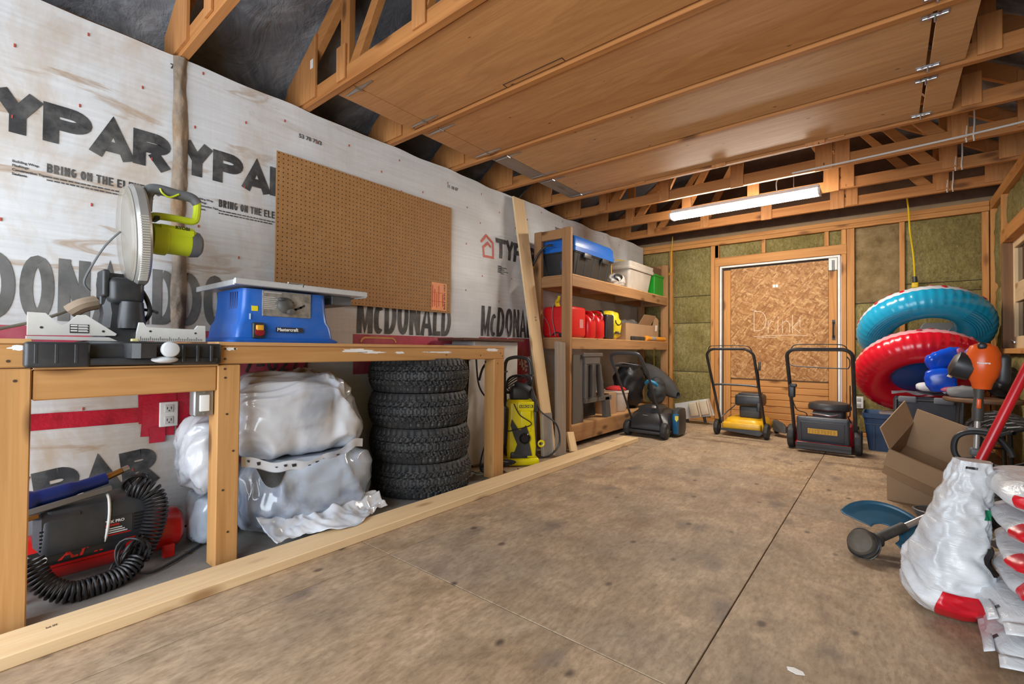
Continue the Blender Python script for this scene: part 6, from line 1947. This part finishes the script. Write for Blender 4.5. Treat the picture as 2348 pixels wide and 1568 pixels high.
b = MB(); b.rbox((.0, -.045, .905), (.035, .03, .035), .012); b.build('primer_cap', M_BLKP, ta)
font_text('Husqvarna', .013, lambda u, v: (-.018 + u * .85, -.0705, .815 + v), .0006).build('lettering', M_PAINT, ta, smooth=None)
b = MB(); b.tube([(0, 0, .52), (0, 0, .58), (0, 0, .64), (0, 0, .69)], [.022, .024, .018, .022], 12); b.build('rear_grip', plain('grip_dark', (.06, .055, .05), .55), ta)
b = MB(); b.rbox((.0, -.022, .61), (.018, .012, .05), .005); b.build('stop_switch', M_ORG, ta)
b = MB(); b.tube(catmull([(-.005, -.015, .325), (-.06, -.02, .315), (-.085, -.02, .36), (-.075, -.02, .43), (-.02, -.02, .462), (.06, -.02, .455), (.11, -.02, .40), (.125, -.02, .36)], 6), .013, 10); b.build('loop_handle', M_BLKP, ta)
b = MB(); b.rbox((.0, 0, .475), (.08, .05, .02), .006); b.rbox((.0, 0, .36), (.05, .05, .04), .01); b.build('handle_clamp', M_GREYP, ta)
b = MB(); b.cyl((0, 0, .0), (0, 0, .05), .05, .03); b.build('cutting_head', M_BLKP, ta)

tb = thing('string_trimmer', 'string trimmer lying on the floor with a blue guard at its head', 'string trimmer', (2.565, 2.50, 0), (0, 0, -46))
TBI = (Matrix.Translation((2.565, 2.50, 0)) @ Euler((0, 0, math.radians(-46))).to_matrix().to_4x4()).inverted()
b = MB(); b.cyl((0.0, .14, .115), (.0, .90, .409), .0135, n=14); b.build('shaft', plain('silver_tube', (.62, .58, .57), .25, .7), tb)
b = MB(); b.cyl((0, .03, .075), (0, .155, .122), .021, .020, n=14); b.rbox((0, .015, .070), (.05, .07, .05), .014); b.build('gear_neck', plain('dirty_black', (.045, .042, .038), .6, dirt=((.20, .16, .12), .5)), tb)
HD = T(0, -.035, .058, rx=62, ry=-10, rz=30)
b = MB(); b.lathe([(.02, -.045), (.05, -.04), (.056, -.015), (.056, .01), (.045, .03), (.018, .04)], 24, HD); b.build('spool_head', plain('dirty_head', (.055, .045, .035), .7, dirt=((.22, .18, .13), .6)), tb)
b = MB()
for k in range(3):
    b.tube([tuple(HD @ Vector(((.057 + .003 * math.sin(3 * a + k)) * math.cos(a), (.057 + .003 * math.sin(3 * a + k)) * math.sin(a), -.018 + .014 * k + .01 * math.sin(a + k)))) for a in [2 * PI * j / 24 for j in range(24)]], .003, 5, closed=True)
b.build('tangled_line', M_BLKP, tb)['kind'] = 'stuff'
def guard(u, w):
    a = math.radians(-48 + 206 * u)
    r = .050 + .125 * w
    e1, e2, e3 = Vector((.96, .10, -.10)), Vector((-.05, .80, .55)), Vector((0, -.55, .80))
    p = Vector((2.612, 2.585, .075)) + e1 * r * math.cos(a) + e2 * r * math.sin(a) + e3 * (.012 * (1 - w) + (.016 if w > .95 else 0))
    p.z = max(p.z, .004)
    return TBI @ p
o = MB().grid(guard, 44, 14).build('debris_guard', plain('guard_blue', (.022, .085, .14), .35, dirt=((.12, .11, .09), .35)), tb, smooth=60)
sm = o.modifiers.new('thickness', 'SOLIDIFY'); sm.thickness = .004

b = MB(); b.cyl((2.80, 2.84, .012), (3.325, 3.04, 1.44), .0185, n=16)
tag(b.build('red_pole', plain('pole_red', (.50, .012, .02), .25)), 'glossy red pole leaning against the right wall', 'pole')
b = MB(); b.cyl((2.93, 2.47, .16), (3.32, 2.93, .40), .016, n=14)
tag(b.build('grey_pipe', plain('pipe_grey', (.20, .21, .22), .4)), 'grey pipe propped behind the white soil sacks', 'pipe')
# black hexagon mesh roll
b = MB()
cx, cz, rad = 3.16, .335, .168
nc = 11
hexr = 2 * PI * rad / nc / math.sqrt(3)
seen = set()
def cpt(s, l):
    a = s / rad
    return (cx + rad * math.cos(a), 3.24 + l, cz + rad * math.sin(a))
for i in range(nc):
    for j in range(11):
        s0 = (i + .5 * (j % 2)) * math.sqrt(3) * hexr
        l0 = j * 1.5 * hexr
        for k in range(3):
            a0, a1 = math.radians(30 + 60 * k), math.radians(90 + 60 * k)
            b.tube([cpt(s0 + hexr * math.cos(a0), l0 + hexr * math.sin(a0)), cpt(s0 + hexr * math.cos(a1), l0 + hexr * math.sin(a1))], .010, 5, cap=False)
o = b.build('mesh_roll', plain('net_black', (.025, .026, .028), .45)); tag(o, 'roll of black hexagon mesh lying behind the soil sacks', 'mesh roll')
b = MB(); b.rbox((3.17, 3.62, .078), (.30, .80, .156), .03)
tag(b.build('dark_crate', plain('crate_black', (.015, .015, .016), .6)), 'low black crate under the hexagon mesh roll', 'crate')
b = MB()
for k in range(5):
    b.tube([(2.85 + (.10 + .006 * k) * math.cos(a), 3.20 + (.07 + .004 * k) * math.sin(a), .012 + .012 * k) for a in [2 * PI * j / 30 for j in range(30)]], .006, 6, closed=True)
tag(b.build('coiled_cable', M_GREYP), 'grey cable coil on the floor beside the carton', 'cable')

# ---- white soil sacks
def sack_mat(name, red):
    t = NT(name)
    v = t.coords()
    c = t.ramp(t.noise(v, 6, 5, .6), [(.3, (.50, .51, .53)), (.7, (.70, .71, .72))])
    c = t.mix(t.ramp(t.noise(v, 3.2, 5, .6), [(.58, (0, 0, 0)), (.75, (.35,) * 3)]), c, (.36, .28, .20))
    t.bump(t.noise(t.coords((1, 1, 5)), 7, 5, .6, 1.0), .5, .015)
    return t.fin(c, .3, 0, .5)
M_SACK = sack_mat('soil_sack_film', 0)
M_SRED = plain('sack_red', (.55, .008, .018), .3, var=.12, bump=.2)
M_SBLK = plain('sack_black', (.016, .010, .010), .35)
M_SGRN = plain('sack_green', (.005, .14, .06), .35)
def soft(p, seed):
    # crease field shared by the sack skin and the print on it
    q = Vector((p.x * 11 + seed * 5.1, p.y * 11, p.z * 20))
    return .007 * (ridge(q + Vector((noise.noise(q * .6), 0, 0))) - .4) + .004 * noise.noise(q * 2.1)
us = thing('soil_sack', 'upright white soil sack with red base print, leaning on the stack', 'soil sack', (2.77, 2.14, 0), (0, 3, 20))
def upright(u, w, lift=0.0):
    a = 2 * PI * u
    z = .515 * w
    k = (min(w, .10) / .10) ** .4 * (1 if w < .34 else (1 - (w - .34) / .24 * .42 if w < .58 else .58 - (w - .58) / .42 * .26))
    rx = .020 + .088 * k
    ry = .012 + .105 * k * (1 if w < .75 else 1 - (w - .75) * 1.2)
    e = .72
    ca, sa = math.cos(a), math.sin(a)
    q = Vector((ca * 1.1 + w * 1.6, sa * 1.1, w * 5.2))
    fold = .012 * (crease(q * .95, 4.4) - .4) + .004 * math.sin(38 * w + 4 * a + 3 * noise.noise(q)) * (1 if .12 < w < .55 else .4)
    neck = .012 * math.exp(-((w - .42) / .05) ** 2)
    px = math.copysign(abs(ca) ** e, ca) * (rx + fold - neck + lift)
    py = math.copysign(abs(sa) ** e, sa) * (ry + fold - neck + lift)
    return (px + .055 * max(w - .4, 0) * 1.6, py, z)
b = MB().grid(lambda u, w: upright(u, w), 120, 90, cu=True); b.add([upright(k / 24, 1) for k in range(24)], [tuple(range(24))]); b.add([upright(k / 24, 0) for k in range(24)], [tuple(range(24))[::-1]])
b.build('sack_skin', M_SACK, us, smooth=180)
def patch(u0, u1, w0, w1, mat, name='printed_patch', skew=0.0):
    MB().grid(lambda u, w: upright(u0 + u * (u1 - u0) + skew * w, w0 + w * (w1 - w0), .0022), 60, 30).build(name, mat, us, smooth=180)
patch(.63, .90, .015, .21, M_SRED, skew=.05); patch(.82, .90, .215, .26, M_SRED)
patch(.84, .94, .34, .50, M_SBLK, skew=-.03); patch(.80, .86, .66, .72, M_SGRN); patch(.66, .74, .955, .970, M_SBLK)
b = MB()
SK = [('white soil sack at the bottom of the stack, black bar code on its end', 0, .090, 2.850, 2.02, 0), ('white soil sack, second from the bottom of the stack', .090, .170, 2.845, 2.04, 1),
      ('white and red soil sack, third from the bottom of the stack', .170, .247, 2.885, 2.04, 2), ('white and red soil sack, third from the top of the stack', .247, .323, 2.883, 2.03, 3),
      ('white and red soil sack, second from the top of the stack', .323, .405, 2.880, 2.05, 4), ('topmost soil sack of the stack, with red print and a black smear', .405, .515, 2.870, 2.08, 5)]
for (lab, z0, z1, xl, yc, k) in SK:
    t = thing('soil_sack', lab, 'soil sack', (xl + .25, yc, z0), (0, 0, (-3, 1, 2, -3, 1, 2)[k]), group='stacked soil sacks')
    hx, hy, hz = .25, .215, (z1 - z0) / 2 - .001
    def pil(u, w, lift=0.0, k=k, hx=hx, hy=hy, hz=hz):
        """u around the long edge, w top to bottom"""
        a = 2 * PI * u
        e = .38
        ca, sa = math.cos(a), math.sin(a)
        ph = (w - .5) * PI
        cp = math.cos(ph) ** .55 if math.cos(ph) > 1e-6 else 0
        p = Vector((math.copysign(abs(ca) ** e, ca) * hx * cp, math.copysign(abs(sa) ** e, sa) * hy * cp, math.sin(ph) * hz))
        n = Vector((p.x / hx, p.y / hy, p.z / hz * .7)).normalized()
        p = p + n * (soft(p, k) + lift)
        p.z = max(p.z + hz, .001)
        return p
    MB().grid(lambda u, w: pil(u, w), 84, 24, cu=True).build('sack_skin', M_SACK, t, smooth=180)
    def pp(u0, u1, w0, w1, mat, name='printed_patch'):
        MB().grid(lambda u, w: pil(u0 + u * (u1 - u0), w0 + w * (w1 - w0), .0020), 40, 20).build(name, mat, t, smooth=180)
    if k in (2, 3, 4):
        pp(.55, .66, .42, .72, M_SRED); pp(.66, .74, .45, .70, M_SRED)
    if k == 5:
        pp(.60, .72, .38, .58, M_SRED); pp(.58, .75, .72, .82, M_SBLK); pp(.63, .73, .60, .63, M_SRED)
    if k in (0, 1):
        pp(.535, .548, .35, .66, M_SBLK, 'bar_mark')
        # flat welded seams of the sack, along the front and the left end
        for (fn_, nm) in ((lambda u, w: (-.235 + .47 * w, -.205 - .040 * u, .050 + .010 * math.sin(w * 11) - .016 * u), 'front_seam'), (lambda u, w: (-.240 - .022 * u, -.19 + .37 * w, .050 + .008 * math.sin(w * 9) - .012 * u), 'end_seam')):
            o = MB().grid(fn_, 5, 24).build(nm, M_SACK, t, smooth=180)
            sm = o.modifiers.new('thickness', 'SOLIDIFY'); sm.thickness = .002

# paint scrap on the floor
b = MB(); b.prism([(0, 0), (.022, -.006), (.040, .004), (.034, .016), (.012, .020), (-.004, .012)], 0, .0012)
tag(b.build('paper_scrap', M_PAINT, loc=(2.408, 1.468, .0005), smooth=None), 'small white paper scrap on the bare floor', 'scrap')

# ================================================================== LIGHT FITTING, CABLES
lf = thing('strip_light', 'bright four foot strip light hanging under the trusses', 'ceiling light', (1.602, 4.455, 2.135))
def emis(name, col, s):
    t = NT(name)
    t.fin((.8, .8, .8), .4)
    t.b.inputs['Emission Color'].default_value = (*col, 1)
    t.b.inputs['Emission Strength'].default_value = s
    return t.m
b = MB(); b.loft([[(x, yy, zz) for yy, zz in ((-.062, .045), (-.066, .030), (-.050, .006), (-.02, 0), (.02, 0), (.050, .006), (.066, .030), (.062, .045))] for x in (-.592, .592)]); b.build('diffuser', emis('lit_diffuser', (1.0, .92, .80), 72.0), lf)
b = MB(); b.box(-.60, .60, -.066, .066, .0455, .058, .002); b.box(-.60, .60, -.035, .035, .058, .085, .004); b.build('metal_tray', plain('fitting_white', (.65, .65, .64), .4), lf, smooth=None)
for s in (-1, 1):
    b = MB(); b.prism([(-.068, .048), (-.070, .028), (-.052, .001), (.052, .001), (.070, .028), (.068, .048)], min(s * .5925, s * .609), max(s * .5925, s * .609), M=XZ); b.build('end_cap', plain('cap_clear', (.60, .61, .63), .3), lf, smooth=None)
    b = MB(); b.tube(catmull([(s * .42, 0, .085), (s * .42, 0, .12), (s * .42, .0, .20)], 4), .003, 6); b.build('hanger_wire', M_STEEL, lf)
b = MB(); b.tube(catmull([(.30, -.02, .085), (.30, -.04, .16), (.34, -.08, .185), (.46, -.262, .122)], 6), .005, 6); b.build('supply_cord', plain('white_cable', (.62, .60, .57), .5), lf)
b = MB(); b.tube(catmull([(2.05, 4.168, 2.262), (2.4, 4.168, 2.266), (2.8, 4.168, 2.275), (3.1, 4.168, 2.285), (3.36, 4.168, 2.30)], 6), .007, 6)
tag(b.build('white_cable', plain('white_cable', (.62, .60, .57), .5)), 'white cable clipped along the truss just before the strip light', 'cable')
yc1 = thing('hanging_cord', 'yellow extension cord hanging down the insulation with its yellow plug', 'cord', (0, 0, 0))
b = MB(); b.tube(catmull([(2.775, 5.80, 2.36), (2.79, 5.87, 2.24), (2.80, 5.905, 2.05), (2.825, 5.905, 1.80), (2.835, 5.905, 1.56)], 7), .007, 6); b.build('cable', plain('cord_yellow', (.75, .52, .01), .4), yc1)
b = MB(); b.cyl((2.835, 5.905, 1.60), (2.836, 5.905, 1.545), .017, .020); b.build('strain_relief', M_BLKP, yc1)
b = MB(); b.rbox((2.836, 5.905, 1.515), (.052, .045, .055), .012); b.build('plug', plain('plug_yellow', (.78, .50, .01), .4), yc1)
b = MB(); b.tube(catmull([(2.834, 5.905, 1.49), (2.828, 5.90, 1.46), (2.838, 5.895, 1.425)], 4), .006, 6); b.build('white_tail', M_PAINT, yc1)
b = MB(); b.tube(catmull([(.50, 5.86, 2.32), (.47, 5.92, 2.20), (.455, 5.935, 2.05), (.45, 5.935, 1.9), (.40, 5.90, 1.80)], 7), .006, 6)
tag(b.build('extension_cord', plain('yellow_cord', (.72, .45, .03), .45)), 'yellow cord hanging on the back wall behind the shelf rack', 'cord')
b = MB(); b.tube(catmull([(.28, 5.80, .88), (.27, 5.84, .7), (.26, 5.86, .45), (.28, 5.86, .2)], 6), .006, 6)
tag(b.build('extension_cord', plain('yellow_cord', (.72, .45, .03), .45)), 'yellow cord hanging under the middle shelf by the back wall', 'cord')
